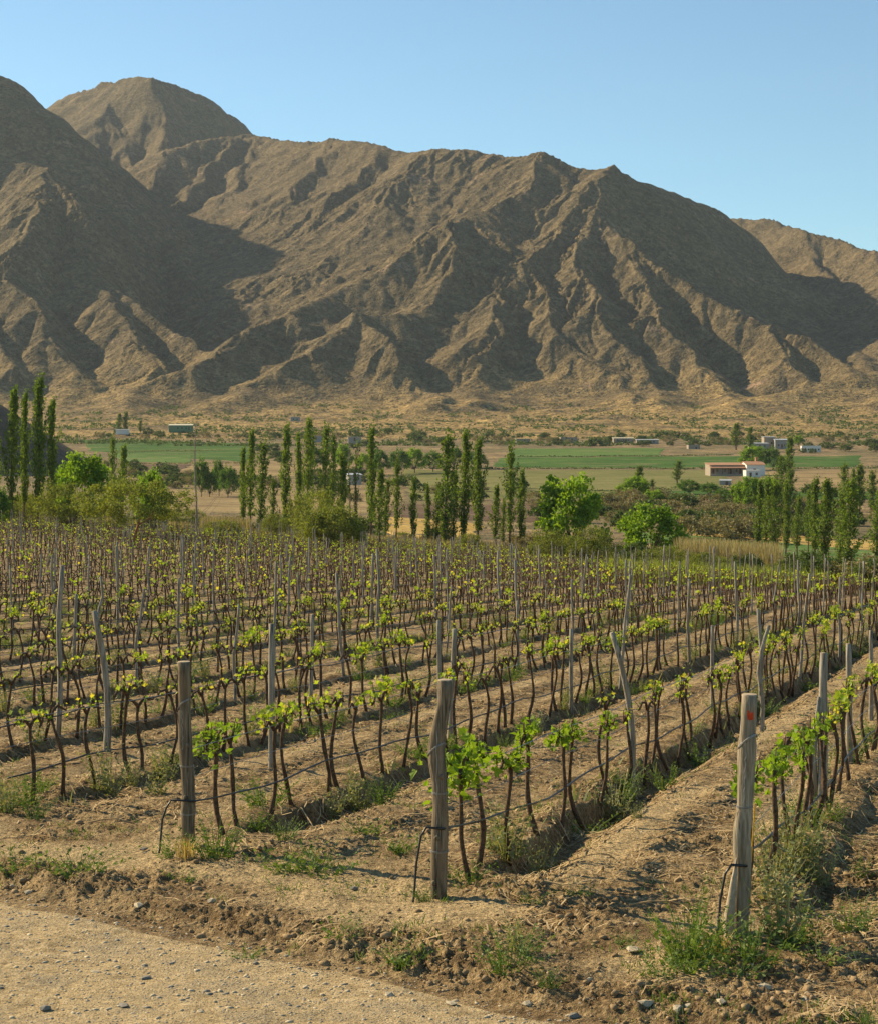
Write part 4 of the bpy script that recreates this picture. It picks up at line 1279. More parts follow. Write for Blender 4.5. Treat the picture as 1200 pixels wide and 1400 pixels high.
T('broadleaf_tree', BR[2], 1046, 653, 505, 44, 6.5, 7.2, 'broad bright green tree below the farmhouse, right one')
T('broadleaf_tree', BR[1], 1029, 611, 850, 36, 6.5, 7.2, 'green tree standing behind the farmhouse roof')
T('broadleaf_tree', DKB[0], 1056, 613, 850, 20, 6.5, 7.2, 'dark narrow tree right behind the farmhouse')
T('broadleaf_tree', BR[1], 1091, 596, 1120, 14, 6.5, 7.2, 'small yellow green tree between the two right-hand houses')
for (px, yt, w), lb in zip([(276, 630, 22), (300, 632, 20), (312, 641, 26), (287, 645, 22)], ['leftmost dark green tree in the clump beside the dead tree', 'pointed dark green tree at the top of the clump', 'rightmost dark green tree in the clump before the tan field', 'low dark green tree at the front of the clump']):
    T('broadleaf_tree', DKB[0] if w > 21 else DKB[1], px, yt, 640 - w * 3, w, 6.5, 7.2, lb, g='dark green trees behind the dead tree')
for i, (px, yt, w) in enumerate([(500, 622, 26), (521, 617, 24), (546, 616, 28), (567, 615, 30), (592, 618, 26), (430, 612, 22), (470, 610, 26), (650, 618, 30), (620, 612, 26)]):
    T('broadleaf_tree', DKB[i % 2] if i % 3 else BR[i % 3], px, yt, 790 + 10 * i, w, 6.5, 7.2, '%s green tree from the left in the far clump behind the central poplars' % ordn([6, 0, 0, 0, 0, 0, 0, 0, 0][0] * 0 + sorted([500, 521, 546, 567, 592, 430, 470, 650, 620]).index(px)), g='green trees behind the central poplars')

T('olive_bush', OLV[0], 95, 664, 205, 100, 4.5, 6.6, 'airy olive bush in front of the bright green tree at the left', 'bush')
T('olive_bush', RND, 455, 692, 176, 92, 4.5, 5.6, 'round olive bush standing among the vines left of centre', 'bush')
T('olive_bush', OLV[2], 430, 672, 215, 80, 4.5, 6.6, 'taller olive bush just behind the round olive bush', 'bush')
T('olive_bush', OLV[0], 762, 727, 182, 90, 4.5, 6.6, 'spreading olive bush in front of the large bright green tree', 'bush')
T('olive_bush', OLV[1], 808, 722, 178, 70, 4.5, 6.6, 'dark olive bush with gnarled stems right of the spreading one', 'bush')
T('olive_bush', OLV[2], 905, 748, 175, 84, 4.5, 6.6, 'low olive bush under the rounded bright green tree', 'bush')
T('olive_bush', OLV[0], 965, 757, 170, 80, 4.5, 6.6, 'low olive bush in front of the dry reeds', 'bush')
T('olive_bush', OLV[1], 1075, 765, 185, 40, 4.5, 6.6, 'small olive bush left of the dark round bush at the right', 'bush')
T('olive_bush', OLV[2], 1195, 765, 190, 50, 4.5, 6.6, 'olive bush cut by the right edge of the view', 'bush')
T('dark_bush', DKO, 1110, 760, 170, 56, 3.6, 4.8, 'dark round bush among the last vines at the right', 'bush')
T('olive_bush', OLV[1], 305, 712, 225, 60, 4.5, 6.6, 'low olive bush right of the bare dead tree', 'bush')
T('olive_bush', OLV[0], 380, 704, 232, 50, 4.5, 6.6, 'low olive bush under the left poplars of the central line', 'bush')
T('olive_bush', OLV[2], 30, 676, 222, 70, 4.5, 6.6, 'low olive bush at the foot of the tall left poplars', 'bush')
T('olive_bush', OLV[1], 640, 730, 228, 40, 4.5, 6.6, 'tiny olive bush at the foot of the central poplars', 'bush')

EDGE = []
er = random.Random(88)
for i in range(70):
    px = er.choice((er.uniform(270, 600), er.uniform(700, 1230), er.uniform(700, 1230), er.uniform(-30, 260)))
    EDGE.append(px)
EDGE.sort()
for i, px in enumerate(EDGE):
    de = float(np.interp(px, [-200, 0, 350, 700, 850, 1000, 1200, 1400], [266, 260, 246, 230, 188, 146, 116, 108])) + er.uniform(-2, 22 if px < 700 else 45)
    X = (px - 600) / F * de; z = float(G(X, de)); s = er.uniform(.45, .95) * (1 if px < 700 else .85)
    kd = er.randrange(3); parts = (OLV[i % 3], BRU[i % 3], DKO)[kd]
    o = empty('edge_bush', (X, de, z - .1), er.uniform(0, 6.28), (s * 1.1, s * 1.1, s * (.75 if kd == 0 else 1)))
    tag(o, '%s bush, %s from the left along the back edge of the vineyard' % (('olive', 'dry brown', 'dark green')[kd], ordn(i)), 'bush', 'bushes along the back edge of the vineyard')
    for nm, me in parts: link(nm, me, o)

# the gnarled tree at the left
fork = [([(0, 0, -.3), (.1, 0, .8), (.35, 0, 1.8), (.55, 0, 2.6)], [.2, .16, .14, .12]),
        ([(.5, 0, 2.5), (.6, .1, 3.3), (.45, .1, 4.0), (.5, .1, 5.0)], [.11, .09, .07, .03]),
        ([(.5, 0, 2.4), (1.0, -.1, 2.7), (1.5, -.1, 3.1), (1.75, 0, 3.5), (1.7, 0, 4.1)], [.10, .09, .08, .06, .02]),
        ([(.1, 0, .6), (1.3, .3, .9), (2.6, .2, 1.6), (3.6, 0, 2.0)], [.10, .08, .05, .02]),
        ([(.1, 0, .5), (-1.0, .2, 1.2), (-2.0, .2, 2.2)], [.09, .06, .03])]
gn = tree(700, 7.2, 4.9, 2.3, 120, 110, .085, M_olive, M_bark_red, .55, .8, fork=fork, trad=.16, twig=False)
put('gnarled_tree', gn, 182, 656, ybase=748, wpx=150, h0=7.2, w0=9.8, label='gnarled olive tree with reddish forked trunk among the far vines', rz=0)

# dead bare tree
def dead(seed):
    r = random.Random(seed); tb = MB(); bb = MB()
    ax = lambda z: (.1 * math.sin(z * .5), .08 * math.sin(z * .6 + 1), z)
    tb.tube([ax(z) for z in np.linspace(-.3, 13.6, 16)], np.linspace(.14, .02, 16), 7, True, .12, r)
    for i in range(64):
        z = r.uniform(1.5, 13.3); a = r.uniform(0, 6.28); L = r.uniform(.25, .9) * (1.15 - z / 18)
        p = ax(z); e = (p[0] + math.cos(a) * L * .55, p[1] + math.sin(a) * L * .55, z + L)
        m = ((p[0] + e[0]) / 2 + r.uniform(-.08, .08), (p[1] + e[1]) / 2, (z + e[2]) / 2 - .08)
        bb.tube([p, m, e], [.03, .02, .006], 4, False)
    for sg in (1, 1, -1, 1):
        z = r.uniform(1, 3); bb.tube([ax(z), (sg * 1.2, .2, z + 1.0), (sg * 2.6, .1, z + 2.8), (sg * 3.1, .2, z + 4.0)], [.03, .02, .012, .005], 4, False)
    return [('trunk', tb.mesh('trunk', M_bark_pale, True)), ('branches', bb.mesh('branches', M_bark_pale, True))]
put('dead_tree', dead(3), 268, 572, 195, h0=13.6, w0=1, label='tall bare dead tree with short twigs left of the central poplars', rz=0)
put('dead_tree', dead(9), 478, 600, 262, h0=13.6, w0=1, label='pale bare dead trunk among the central poplars', rz=1)

# shrubs of the thicket and the valley
TG = 'grey brown bushes of the valley thicket'
tr = random.Random(41)
TH = [(tr.uniform(820, 1110), tr.uniform(686, 742)) for i in range(92)]
TH = sorted(t for t in TH if not (t[0] < 930 and t[1] > 715))
for i, (px, py) in enumerate(TH):
    X, Y, z = unproj(px, py)
    s = tr.uniform(.8, 1.5)
    o = empty('thicket_bush', (X, Y, z - .2), tr.uniform(0, 6.28), (s * 1.15, s * 1.15, s))
    tag(o, '%s bush of the valley thicket, %s from the left' % ('grey brown' if i % 4 else 'dull green', ordn(i)), 'bush', TG)
    for nm, me in (BRU[i % 3] if i % 4 else SHR[0]): link(nm, me, o)
VG2 = 'scattered shrubs of the valley floor'
WHERE = ['in the brushy strip before the left tan field', 'above the left green field', 'along the houses above the right green field', 'below the pale olive field', 'around the upper right poplars',
         'behind the bright green tree at left', 'left of the rounded green tree', 'around the far right-hand houses', 'behind the leftmost central poplars', 'beside the left green fields']
strips = [(215, 500, 650, 668, 42), (100, 560, 592, 601, 30), (560, 1000, 598, 611, 46), (560, 760, 668, 689, 20), (1050, 1230, 676, 722, 26), (80, 260, 636, 665, 22), (730, 860, 690, 725, 18), (1000, 1230, 596, 622, 26), (300, 560, 660, 690, 8), (330, 560, 610, 640, 14)]
for (x0, x1, y0, y1, cnt_), where in zip(strips, WHERE):
    todo = []
    for i in range(cnt_):
        px = tr.uniform(x0, x1); py = tr.uniform(y0, y1)
        X, Y, z = unproj(px, py)
        s = tr.uniform(.6, 1.3) * (1.25 if Y > 900 else 1)
        kd = tr.random() < .6
        todo.append((px, X, Y, z, s, kd, i))
    for q, (px, X, Y, z, s, kd, i) in enumerate(sorted(todo)):
        o = empty('valley_shrub', (X, Y, z - .2), tr.uniform(0, 6.28), (s * 1.1, s * 1.1, s * .95))
        tag(o, '%s shrub, %s from the left %s' % ('dull green' if kd else 'grey brown', ordn(q), where), 'shrub', VG2)
        for nm, me in (SHR[i % 2] if kd else BRU[i % 3]): link(nm, me, o)

for lb, C_, sd in HEDGES:
    tag(link('hedge', islands(C_, .32, np.random.default_rng(sd), .2, mat=M_dkbush if sd not in (3, 6) else M_brush, name='hedge')), lb, 'hedge')

# foothill scrub, too many to count
def foothill():
    rng = np.random.default_rng(77); n = 11000
    px = rng.uniform(-60, 1260, n); Y = 1130 + 700 * rng.random(n) ** 1.3
    X = (px - 600) / F * Y
    k = (perlin(X / 60, Y / 60, 900) + .5 * perlin(X / 15, Y / 15, 901)) > .02
    X, Y = X[k], Y[k]
    Z = H(X, Y)
    m = 13
    s = rng.uniform(.6, 1.8, len(X)) * (1 + (rng.random(len(X)) < .07) * 1.2)
    C = np.stack([X, Y, Z], -1)[:, None, :] + rng.normal(size=(len(X), m, 3)) * np.array([.62, .62, .36]) * s[:, None, None] + np.array([0, 0, .5]) * s[:, None, None]
    me = islands(C.reshape(-1, 3), .55, rng, .2, mat=M_dkbush, name='foothill_scrub')
    tag(link('foothill_scrub', me), 'dark low scrub dotted over the golden foot of the mountains', kind='stuff')
foothill()

# reeds and dry grass along the back of the vineyard
def blades(name, spots, mat, label, hmin, hmax, wid, rng, lean=.25):
    Vs = []
    for X, Y, Z in spots:
        h = rng.uniform(hmin, hmax); a = rng.uniform(0, 6.28); w = wid * rng.uniform(.6, 1.3)
        dx, dy = math.cos(a) * w, math.sin(a) * w; lx, ly = rng.normal(0, lean) * h, rng.normal(0, lean) * h
        Vs += [(X - dx, Y - dy, Z), (X + dx, Y + dy, Z), (X + dx * .3 + lx, Y + dy * .3 + ly, Z + h), (X - dx * .3 + lx, Y - dy * .3 + ly, Z + h)]
    V = np.array(Vs); me = np_mesh(name, V, np.arange(len(V)).reshape(-1, 4), False); me.materials.append(mat)
    return tag(link(name, me), label, kind='stuff')
def region(x0, x1, d0, d1, n, rng, clump=6.0, thr=-.2):
    out = []
    while len(out) < n:
        px = rng.uniform(x0, x1, 4000); d = rng.uniform(d0, d1, 4000); X = (px - 600) / F * d
        k = perlin(X / clump, d / clump, 555) > thr
        X, d = X[k], d[k]; Z = G(X, d) - .05
        out += list(zip(X, d, Z))
    return out[:n]
g_ = np.random.default_rng(5)
blades('reed_bed', region(925, 1065, 190, 218, 8000, g_), M_reed, 'tall dry brown reeds behind the last vines at the right', 1.2, 3.8, .045, g_, .12)
blades('reed_bed', region(275, 345, 236, 252, 2600, g_), M_reed, 'dry brown reeds under the leftmost poplars of the central line', .8, 2.6, .05, g_, .12)
blades('dry_grass', region(340, 760, 232, 252, 9000, g_), M_reed, 'tall dry grass at the feet of the central poplars', .4, 1.5, .05, g_, .15)
blades('dry_grass', region(-60, 280, 250, 275, 5000, g_), M_reed, 'dry grass along the back edge of the vineyard at the left', .4, 1.4, .06, g_, .15)
blades('dry_grass', region(830, 1260, 118, 250, 16000, g_), M_olive, 'olive undergrowth behind the last vines at the right', .4, 1.6, .05, g_, .2)
# ------------------------------------------------------------------ houses
M_white = simple('white_render', (.70, .66, .58), .12, 2, .9, .2, .02)
M_tan_w = simple('adobe_wall', (.33, .27, .20), .2, 2, .95, .4, .03)
M_greyw = simple('grey_render', (.31, .29, .25), .15, 2, .9, .2, .02)
M_greenw = simple('green_wall', (.11, .22, .12), .15, 2, .85, .2, .02)
M_tile = simple('red_tile', (.42, .22, .12), .3, 8, .85, .5, .03)
M_tin = simple('tin_roof', (.55, .55, .53), .15, 3, .5, .1, .01, .4, .3)
M_cream = simple('cream_roof', (.62, .56, .40), .15, 2, .8, .2, .01)
M_dark = simple('dark_opening', (.02, .018, .015), .2, 3, .5, 0)
M_glass = simple('window_glass', (.04, .05, .055), .2, 3, .12, 0, .01, .6)
M_wood = simple('brown_woodwork', (.14, .08, .045), .3, 6, .8, .3, .01)

def house(px, py, d, w, dep, h, wall, roof, label, rz=0.0, slope=.0, over=.35, wins=(), doors=(), cat='house', name='farm_building', mono=True, chimney=None, tiles=0):
    X = (px - 600) / F * d; z = EYE + (HZ - py) / F * d
    z = float(G(X, d)) if py is None else z
    root = empty(name, (X, d, z), rz); tag(root, label, cat)
    w2, d2 = w / 2, dep / 2; t = .25
    b = MB()                       # walls with real openings on the front side
    ops = sorted([(x, .9, 1.0, 1.1) for x in wins] + [(x, 0.0, 1.0, 2.05) for x in doors])
    x = -w2
    for ox, oz, ow, oh in ops:
        b.box(x, ox - ow / 2, -d2, -d2 + t, -1.5, h)
        if oz > 0: b.box(ox - ow / 2, ox + ow / 2, -d2, -d2 + t, -1.5, oz)
        b.box(ox - ow / 2, ox + ow / 2, -d2, -d2 + t, oz + oh, h)
        if oz == 0: b.box(ox - ow / 2, ox + ow / 2, -d2, -d2 + t, -1.5, 0)
        x = ox + ow / 2
    b.box(x, w2, -d2, -d2 + t, -1.5, h)
    b.box(-w2, w2, d2 - t, d2, -1.5, h + slope)
    hb = h
    b.add([(-w2, -d2 + t, -1.5), (-w2 + t, -d2 + t, -1.5), (-w2 + t, d2 - t, -1.5), (-w2, d2 - t, -1.5), (-w2, -d2 + t, h), (-w2 + t, -d2 + t, h), (-w2 + t, d2 - t, h + slope), (-w2, d2 - t, h + slope)], [(0, 3, 2, 1), (4, 5, 6, 7), (0, 1, 5, 4), (1, 2, 6, 5), (2, 3, 7, 6), (3, 0, 4, 7)])
    b.add([(w2 - t, -d2 + t, -1.5), (w2, -d2 + t, -1.5), (w2, d2 - t, -1.5), (w2 - t, d2 - t, -1.5), (w2 - t, -d2 + t, h), (w2, -d2 + t, h), (w2, d2 - t, h + slope), (w2 - t, d2 - t, h + slope)], [(0, 3, 2, 1), (4, 5, 6, 7), (0, 1, 5, 4), (1, 2, 6, 5), (2, 3, 7, 6), (3, 0, 4, 7)])
    b.build('wall', wall, root)
    for xx in wins:
        f = MB()
        for q in (-.5, .44): f.box(xx + q, xx + q + .06, -d2 + .05, -d2 + .12, .9, 2.0)
        for q in (.9, 1.94): f.box(xx - .44, xx + .44, -d2 + .05, -d2 + .12, q, q + .06)
        wo = f.build('window', M_wood, root)
        g = MB(); g.box(xx - .44, xx + .44, -d2 + .08, -d2 + .10, .96, 1.94); g.build('pane', M_glass, wo)
    for xx in doors:
        f = MB(); f.box(xx - .5, xx + .5, -d2 + .08, -d2 + .14, 0, 2.05); f.build('door', M_wood, root)
    if roof is not None:
        b = MB(); th = .14
        b.add([(-w2 - over, -d2 - over, h - slope * over / dep + .003), (w2 + over, -d2 - over, h - slope * over / dep + .003), (w2 + over, d2 + over, h + slope * (1 + over / dep) + .003), (-w2 - over, d2 + over, h + slope * (1 + over / dep) + .003),
               (-w2 - over, -d2 - over, h + th), (w2 + over, -d2 - over, h + th), (w2 + over, d2 + over, h + slope * (1 + over / dep) + th), (-w2 - over, d2 + over, h + slope * (1 + over / dep) + th)],
              [(0, 3, 2, 1), (4, 5, 6, 7), (0, 1, 5, 4), (1, 2, 6, 5), (2, 3, 7, 6), (3, 0, 4, 7)])
        ro = b.build('roof', roof, root)
    if chimney:
        cx, cy, ch = chimney; b = MB(); b.box(cx - .45, cx + .45, cy - .45, cy + .45, h, h + ch); b.box(cx - .55, cx + .55, cy - .55, cy + .55, h + ch, h + ch + .15)
        b.build('chimney', M_tile, root)
    return root

# red-roofed farmhouse with veranda
D = 790
fh = house(990, 647.5, D, 15.0, 9, 3.7, M_tan_w, M_tile, 'long red-roofed farmhouse with veranda and a white gabled end', rz=.10, slope=.8, wins=(-4.5, -1.2, 4.0), doors=(-6.2, 1.4, 5.6))
v = MB()
v.add([(-8.1, -7.4, 2.5), (7.2, -7.4, 2.5), (7.2, -4.52, 3.2), (-8.1, -4.52, 3.2), (-8.1, -7.4, 2.64), (7.2, -7.4, 2.64), (7.2, -4.52, 3.34), (-8.1, -4.52, 3.34)], [(0, 3, 2, 1), (4, 5, 6, 7), (0, 1, 5, 4), (1, 2, 6, 5), (2, 3, 7, 6), (3, 0, 4, 7)])
v.build('veranda_roof', M_tile, fh)
for x in (-7.8, -5.3, -2.8, -.3, 2.2, 4.7, 6.9):
    c = MB(); c.box(x - .12, x + .12, -7.25, -7.01, -.8, 2.52); c.build('veranda_post', M_wood, fh)
c = MB(); c.box(-8.3, 7.4, -7.6, -4.5, -1.4, 0.0); c.build('veranda_floor', M_tan_w, fh)
# white block with gable and its tiled roof
b = MB()
gx0, gx1, gy0, gy1, gh = 7.6, 15.6, -8.0, 3.5, 3.9
b.box(gx0, gx1, gy0, gy1, -1.4, gh)
b.add([(gx0, gy0, gh), (gx0, gy1, gh), (gx0, (gy0 + gy1) / 2, gh + 1.3), (gx1, gy0, gh), (gx1, gy1, gh), (gx1, (gy0 + gy1) / 2, gh + 1.3)], [(0, 2, 1), (3, 4, 5)])
b.build('white_block', M_white, fh)
b = MB(); my = (gy0 + gy1) / 2
for y0, y1, z0, z1 in ((gy0 - .3, my, gh - .06, gh + 1.31), (my, gy1 + .3, gh + 1.31, gh - .06)):
    b.add([(gx0 - .3, y0, z0), (gx1 + .3, y0, z0), (gx1 + .3, y1, z1), (gx0 - .3, y1, z1), (gx0 - .3, y0, z0 + .14), (gx1 + .3, y0, z0 + .14), (gx1 + .3, y1, z1 + .14), (gx0 - .3, y1, z1 + .14)], [(0, 3, 2, 1), (4, 5, 6, 7), (0, 1, 5, 4), (1, 2, 6, 5), (2, 3, 7, 6), (3, 0, 4, 7)])
b.build('gable_roof', M_tile, fh)
c = MB(); c.box(13.2, 14.3, -1.5, -.4, gh + .6, gh + 3.0); c.box(13.05, 14.45, -1.65, -.25, gh + 3.0, gh + 3.2); c.build('chimney', M_tile, fh)
for x, y in ((11.0, gy0),):
    f = MB(); f.box(x - .6, x + .6, y - .04, y - .002, 1.0, 2.3); wo = f.build('window', M_wood, fh)
    g = MB(); g.box(x - .5, x + .5, y - .05, y - .041, 1.1, 2.2); g.build('pane', M_glass, wo)
house(1027, 652.5, 770, 6.2, 5, 2.9, M_white, M_white, 'small white flat-roofed outbuilding in front of the farmhouse', rz=.1, doors=(-1.2,), wins=(1.4,), cat='outbuilding', over=.12)
house(991, 665.5, 690, 4.2, 3.6, 2.3, M_greyw, M_tin, 'small grey shed with tin roof on the pale field', rz=-.2, doors=(.6,), cat='shed', slope=.3, over=.2)
house(1036, 613, 1080, 11, 7, 2.9, M_greyw, M_tin, 'low grey house with pale roof beside the two distant poplars', rz=.05, wins=(-3, 3), doors=(0,), slope=.3)
house(1050, 609, 1095, 7, 7, 5.0, M_tan_w, M_tin, 'taller tan house behind the low grey house', rz=.05, wins=(1,), slope=.2)
house(1067, 612, 1088, 8, 6, 4.6, M_greyw, M_tin, 'grey block house with pale roof right of the tan house', rz=0, wins=(-2, 1.5), doors=(0,), slope=.5)
house(1107.5, 618, 1055, 11, 5, 3.6, M_white, None, 'roofless white ruin with empty openings at the right', rz=-.05, wins=(-3.5, -1.6, .4, 2.4, 4.2), cat='ruin')
house(851, 605, 1180, 13, 6, 2.7, M_tan_w, M_cream, 'long low house with pale roof behind the pale green pasture', rz=.03, wins=(-4, 0, 3), doors=(1.5,), slope=.4)
house(884, 607, 1170, 14, 6, 2.6, M_greyw, M_tin, 'long low grey house right of the pale-roofed one', rz=-.03, wins=(-4, -1, 4), doors=(2,), slope=.3)
house(947, 616, 1090, 7, 5, 3.4, M_tan_w, None, 'roofless brown adobe ruin among bushes', rz=.1, wins=(1.2,), cat='ruin')
house(776, 604, 1190, 11, 6, 3.0, M_tan_w, None, 'tan roofless adobe building above the pale green pasture', rz=.1, wins=(-2, 2), doors=(0,), cat='ruin')
house(714, 606, 1180, 9, 6, 2.8, M_tan_w, M_cream, 'low tan shack left of the tan roofless building', rz=.05, doors=(1,), cat='shack')
house(248, 588, 1330, 17, 6, 3.4, M_greenw, M_cream, 'green-walled farm building with pale roof under the mountain', rz=.03, wins=(-2, 1, 4), doors=(6,), slope=.9)
house(168, 591, 1290, 9, 4, 1.8, M_white, M_tin, 'low white shed beside the three tiny poplars', rz=0, slope=.2, cat='shed', doors=())
house(404, 575.5, 1500, 7.5, 5, 3.2, M_greyw, M_tin, 'tiny grey house alone on the mountain foot left of centre', rz=.1, wins=(-1.5, 1.5))
house(485, 603, 1130, 8, 4, 2.4, M_greyw, M_tin, 'pale shelter behind the bare poplar', rz=.1, cat='shed', doors=(0,))
house(432, 601, 1160, 8, 4, 2.2, M_greyw, M_tin, 'small shelter with pale roof behind the left central poplars', rz=.1, cat='shed', doors=(0,))
house(484, 657, 640, 4.5, 4, 2.0, M_greyw, M_tin, 'grey tin-roofed shed half hidden behind the central poplars', rz=.3, cat='shed', doors=(0,), slope=.4)

# ------------------------------------------------------------------ weeds, stones, clods, prunings
def weed(seed, n, h, leaf, mat, spread=.16, upright=1.0, stems=True):
    r = random.Random(seed); b = MB(); st = MB()
    for i in range(n):
        a = r.uniform(0, 6.28); rr = spread * math.sqrt(r.random()); x0, y0 = math.cos(a) * rr * .5, math.sin(a) * rr * .5
        hh = h * r.uniform(.45, 1.1); ex, ey = math.cos(a) * rr * (1.5 - .6 * upright) + r.gauss(0, .02), math.sin(a) * rr * (1.5 - .6 * upright) + r.gauss(0, .02)
        P0 = Vector((x0, y0, -.02)); P2 = Vector((x0 + ex, y0 + ey, hh)); P1 = (P0 + P2) / 2 + Vector((-ex * .2, -ey * .2, hh * .08))
        w = .0022
        st.add([P0 - Vector((w, 0, 0)), P0 + Vector((w, 0, 0)), P1 + Vector((w, 0, 0)), P1 - Vector((w, 0, 0)), P2 + Vector((w * .4, 0, 0)), P2 - Vector((w * .4, 0, 0))], [(0, 1, 2, 3), (3, 2, 4, 5)])
        m = max(4, int(hh / (leaf * .55)))
        for j in range(m):
            t = (j + r.random()) / m
            c = P0 * (1 - t) ** 2 + P1 * 2 * t * (1 - t) + P2 * t * t
            d = Vector((r.gauss(0, 1), r.gauss(0, 1), r.uniform(.1, .9))).normalized(); L = leaf * r.uniform(.6, 1.3) * (1.1 - .5 * t)
            s = d.cross(Vector((r.gauss(0, 1), r.gauss(0, 1), 1))).normalized() * L * .24
            b.add([c, c + d * L * .5 + s, c + d * L, c + d * L * .5 - s], [(0, 1, 2, 3)])
    return [('leaves', b.mesh('leaves', mat)), ('stems', st.mesh('stems', mat))]
WT = [weed(i, 30, .34, .045, M_weedg, .17) for i in range(3)]       # tall grey green
WL = [weed(10 + i, 34, .17, .05, M_weed, .24, .1) for i in range(3)]  # leafy, low
WM = [weed(20 + i, 40, .24, .035, M_weed, .19, .6) for i in range(3)]
def grass_tuft(seed, n, h, mat, spread=.1):
    r = random.Random(seed); b = MB()
    for i in range(n):
        a = r.uniform(0, 6.28); q = spread * r.random(); x, y = math.cos(a) * q, math.sin(a) * q; hh = h * r.uniform(.5, 1.1); o = hh * r.uniform(.1, .7)
        w = .004; ta = a + 1.57
        dx, dy = math.cos(ta) * w, math.sin(ta) * w
        mx, my = x + math.cos(a) * o * .35, y + math.sin(a) * o * .35
        b.add([(x - dx, y - dy, -.01), (x + dx, y + dy, -.01), (mx + dx, my + dy, hh * .65), (mx - dx, my - dy, hh * .65), (x + math.cos(a) * o, y + math.sin(a) * o, hh)], [(0, 1, 2, 3), (3, 2, 4)])
    return b.mesh('grass_tuft', mat)
GT = [grass_tuft(i, 60, .2, M_dryg) for i in range(2)] + [grass_tuft(5 + i, 70, .22, M_weed, .14) for i in range(2)]

wl = [ # px, py, kind, scale, label
 (12, 1112, 'T', 1.3, 'tall grey green weeds at the left edge below the first vines'), (50, 1118, 'M', 1.1, 'green weeds around the thick vine near the left edge'), (105, 1195, 'L', 1.35, 'leafy bright green weed on bare soil left of the left end post'),
 (18, 1190, 'L', .8, 'small leafy weed at the left edge above the road'), (232, 1172, 'M', 1.0, 'weed tuft at the left foot of the left end post'), (296, 1172, 'M', 1.5, 'dense weeds just right of the left end post'),
 (352, 1135, 'M', 1.2, 'weeds round the second vine right of the left end post'), (388, 1150, 'M', .9, 'low weeds between second and third vine of the left row'), (215, 1085, 'T', 1.2, 'grey green weeds behind the left end post, left side'),
 (180, 1075, 'T', .9, 'small grey weed left of the left end post under the vines'), (395, 1192, 'L', 1.2, 'left half of the flat leafy weed patch in the headland'), (440, 1195, 'L', 1.3, 'right half of the flat leafy weed patch in the headland'),
 (455, 1118, 'T', 1.1, 'weeds left of the middle furrow'), (490, 1105, 'T', 1.3, 'tall weeds right of the last leafy vine of the left row'), (525, 1098, 'M', 1.2, 'green weeds in the bank left of the middle end post'),
 (690, 1175, 'T', 1.7, 'tall pale weed beside the ditch right of the middle end post'), (672, 1160, 'M', 1.0, 'low green weed behind the tall pale weed'), (640, 1205, 'L', .9, 'low weed at the foot of the first vine of the middle row'),
 (580, 1232, 'M', .6, 'thin weeds at the foot of the middle end post'), (470, 1282, 'L', .9, 'small flat weed on the road bank, left of centre'), (548, 1318, 'L', .9, 'flat leafy weed on the road bank in the centre'),
 (692, 1330, 'M', 1.4, 'bushy weed on the road bank right of centre'), (750, 1352, 'M', .6, 'tiny blue green weed near the road edge'), (708, 1300, 'T', .8, 'thin upright weed behind the bushy weed on the bank'),
 (900, 1335, 'M', 1.0, 'weed tuft left in the clump before the right end post'), (940, 1312, 'M', 1.7, 'dense green weeds left of the right end post'), (975, 1298, 'M', 1.3, 'weeds touching the left foot of the right end post'),
 (1025, 1318, 'M', 1.6, 'dense green weeds right in front of the right end post'), (1070, 1290, 'T', 1.5, 'grey green weeds right of the right end post'), (1090, 1290, 'M', 1.3, 'bushy green weed in the furrow right of the right end post'),
 (1165, 1275, 'M', 1.1, 'round green weed at the right edge of the track'), (1060, 1230, 'T', 1.7, 'tall seeding weeds under the first vines of the right row'), (1085, 1195, 'T', 1.6, 'tall seeding weeds behind the first vine of the right row'),
 (1060, 1195, 'T', 1.4, 'tall weeds in the right row, close behind the thick end post'), (1110, 1165, 'T', 1.2, 'grey weeds beside the forked post'), (1120, 1315, 'L', .9, 'flat weed on bare soil at the lower right'), (1140, 1120, 'M', 1.0, 'low weeds right of the forked post'),
 (790, 1225, 'L', .7, 'tiny weed on the furrow floor'), (870, 1120, 'T', .7, 'small weed on the ditch bank'), (725, 1235, 'L', .6, 'little sprig at the mouth of the ditch'), (400, 1175, 'L', .6, 'small sprig behind the flat weed patch'),
 (850, 1292, 'L', .5, 'tiny sprig on the right track'), (335, 1310, 'L', .5, 'tiny sprig on the bank beside the road'), (250, 1205, 'L', .6, 'little weed below the left end post'), (1180, 1200, 'M', .8, 'weed on the right edge between the tracks'),
 (945, 1325, 'L', 1.2, 'leafy fringe in front of the dense weeds by the right end post'), (1010, 1335, 'L', 1.0, 'low leafy fringe below the right end post'), (500, 1140, 'L', 1.0, 'spreading weed between left and middle rows'), (545, 1165, 'L', .9, 'flat weed just left of the middle end post')]
wr2 = random.Random(9)
def put_weed(kind, X, Y, z, s, label, group=None):
    parts = {'T': WT, 'L': WL, 'M': WM}[kind][wr2.randrange(3)]
    o = empty('weed_clump', (X, Y, z), wr2.uniform(0, 6.28), (s, s, s * wr2.uniform(.85, 1.15)))
    tag(o, label, 'weed', group or 'weeds growing in the vineyard')
    for nm, me in parts: link(nm, me, o)
for px, py, kind, s, lb in wl:
    X, Y, z = unproj(px, py); put_weed(kind, X, Y, z, s, lb)
X, Y, z = unproj(256, 1172)
for i, (dx, dy, lb) in enumerate([(.0, -.06, 'straw-yellow grass tuft at the foot of the left end post')]):
    o = link('grass_tuft', GT[0], None, (X + dx, Y + dy, z), 0, 1.15); tag(o, lb, 'grass tuft')
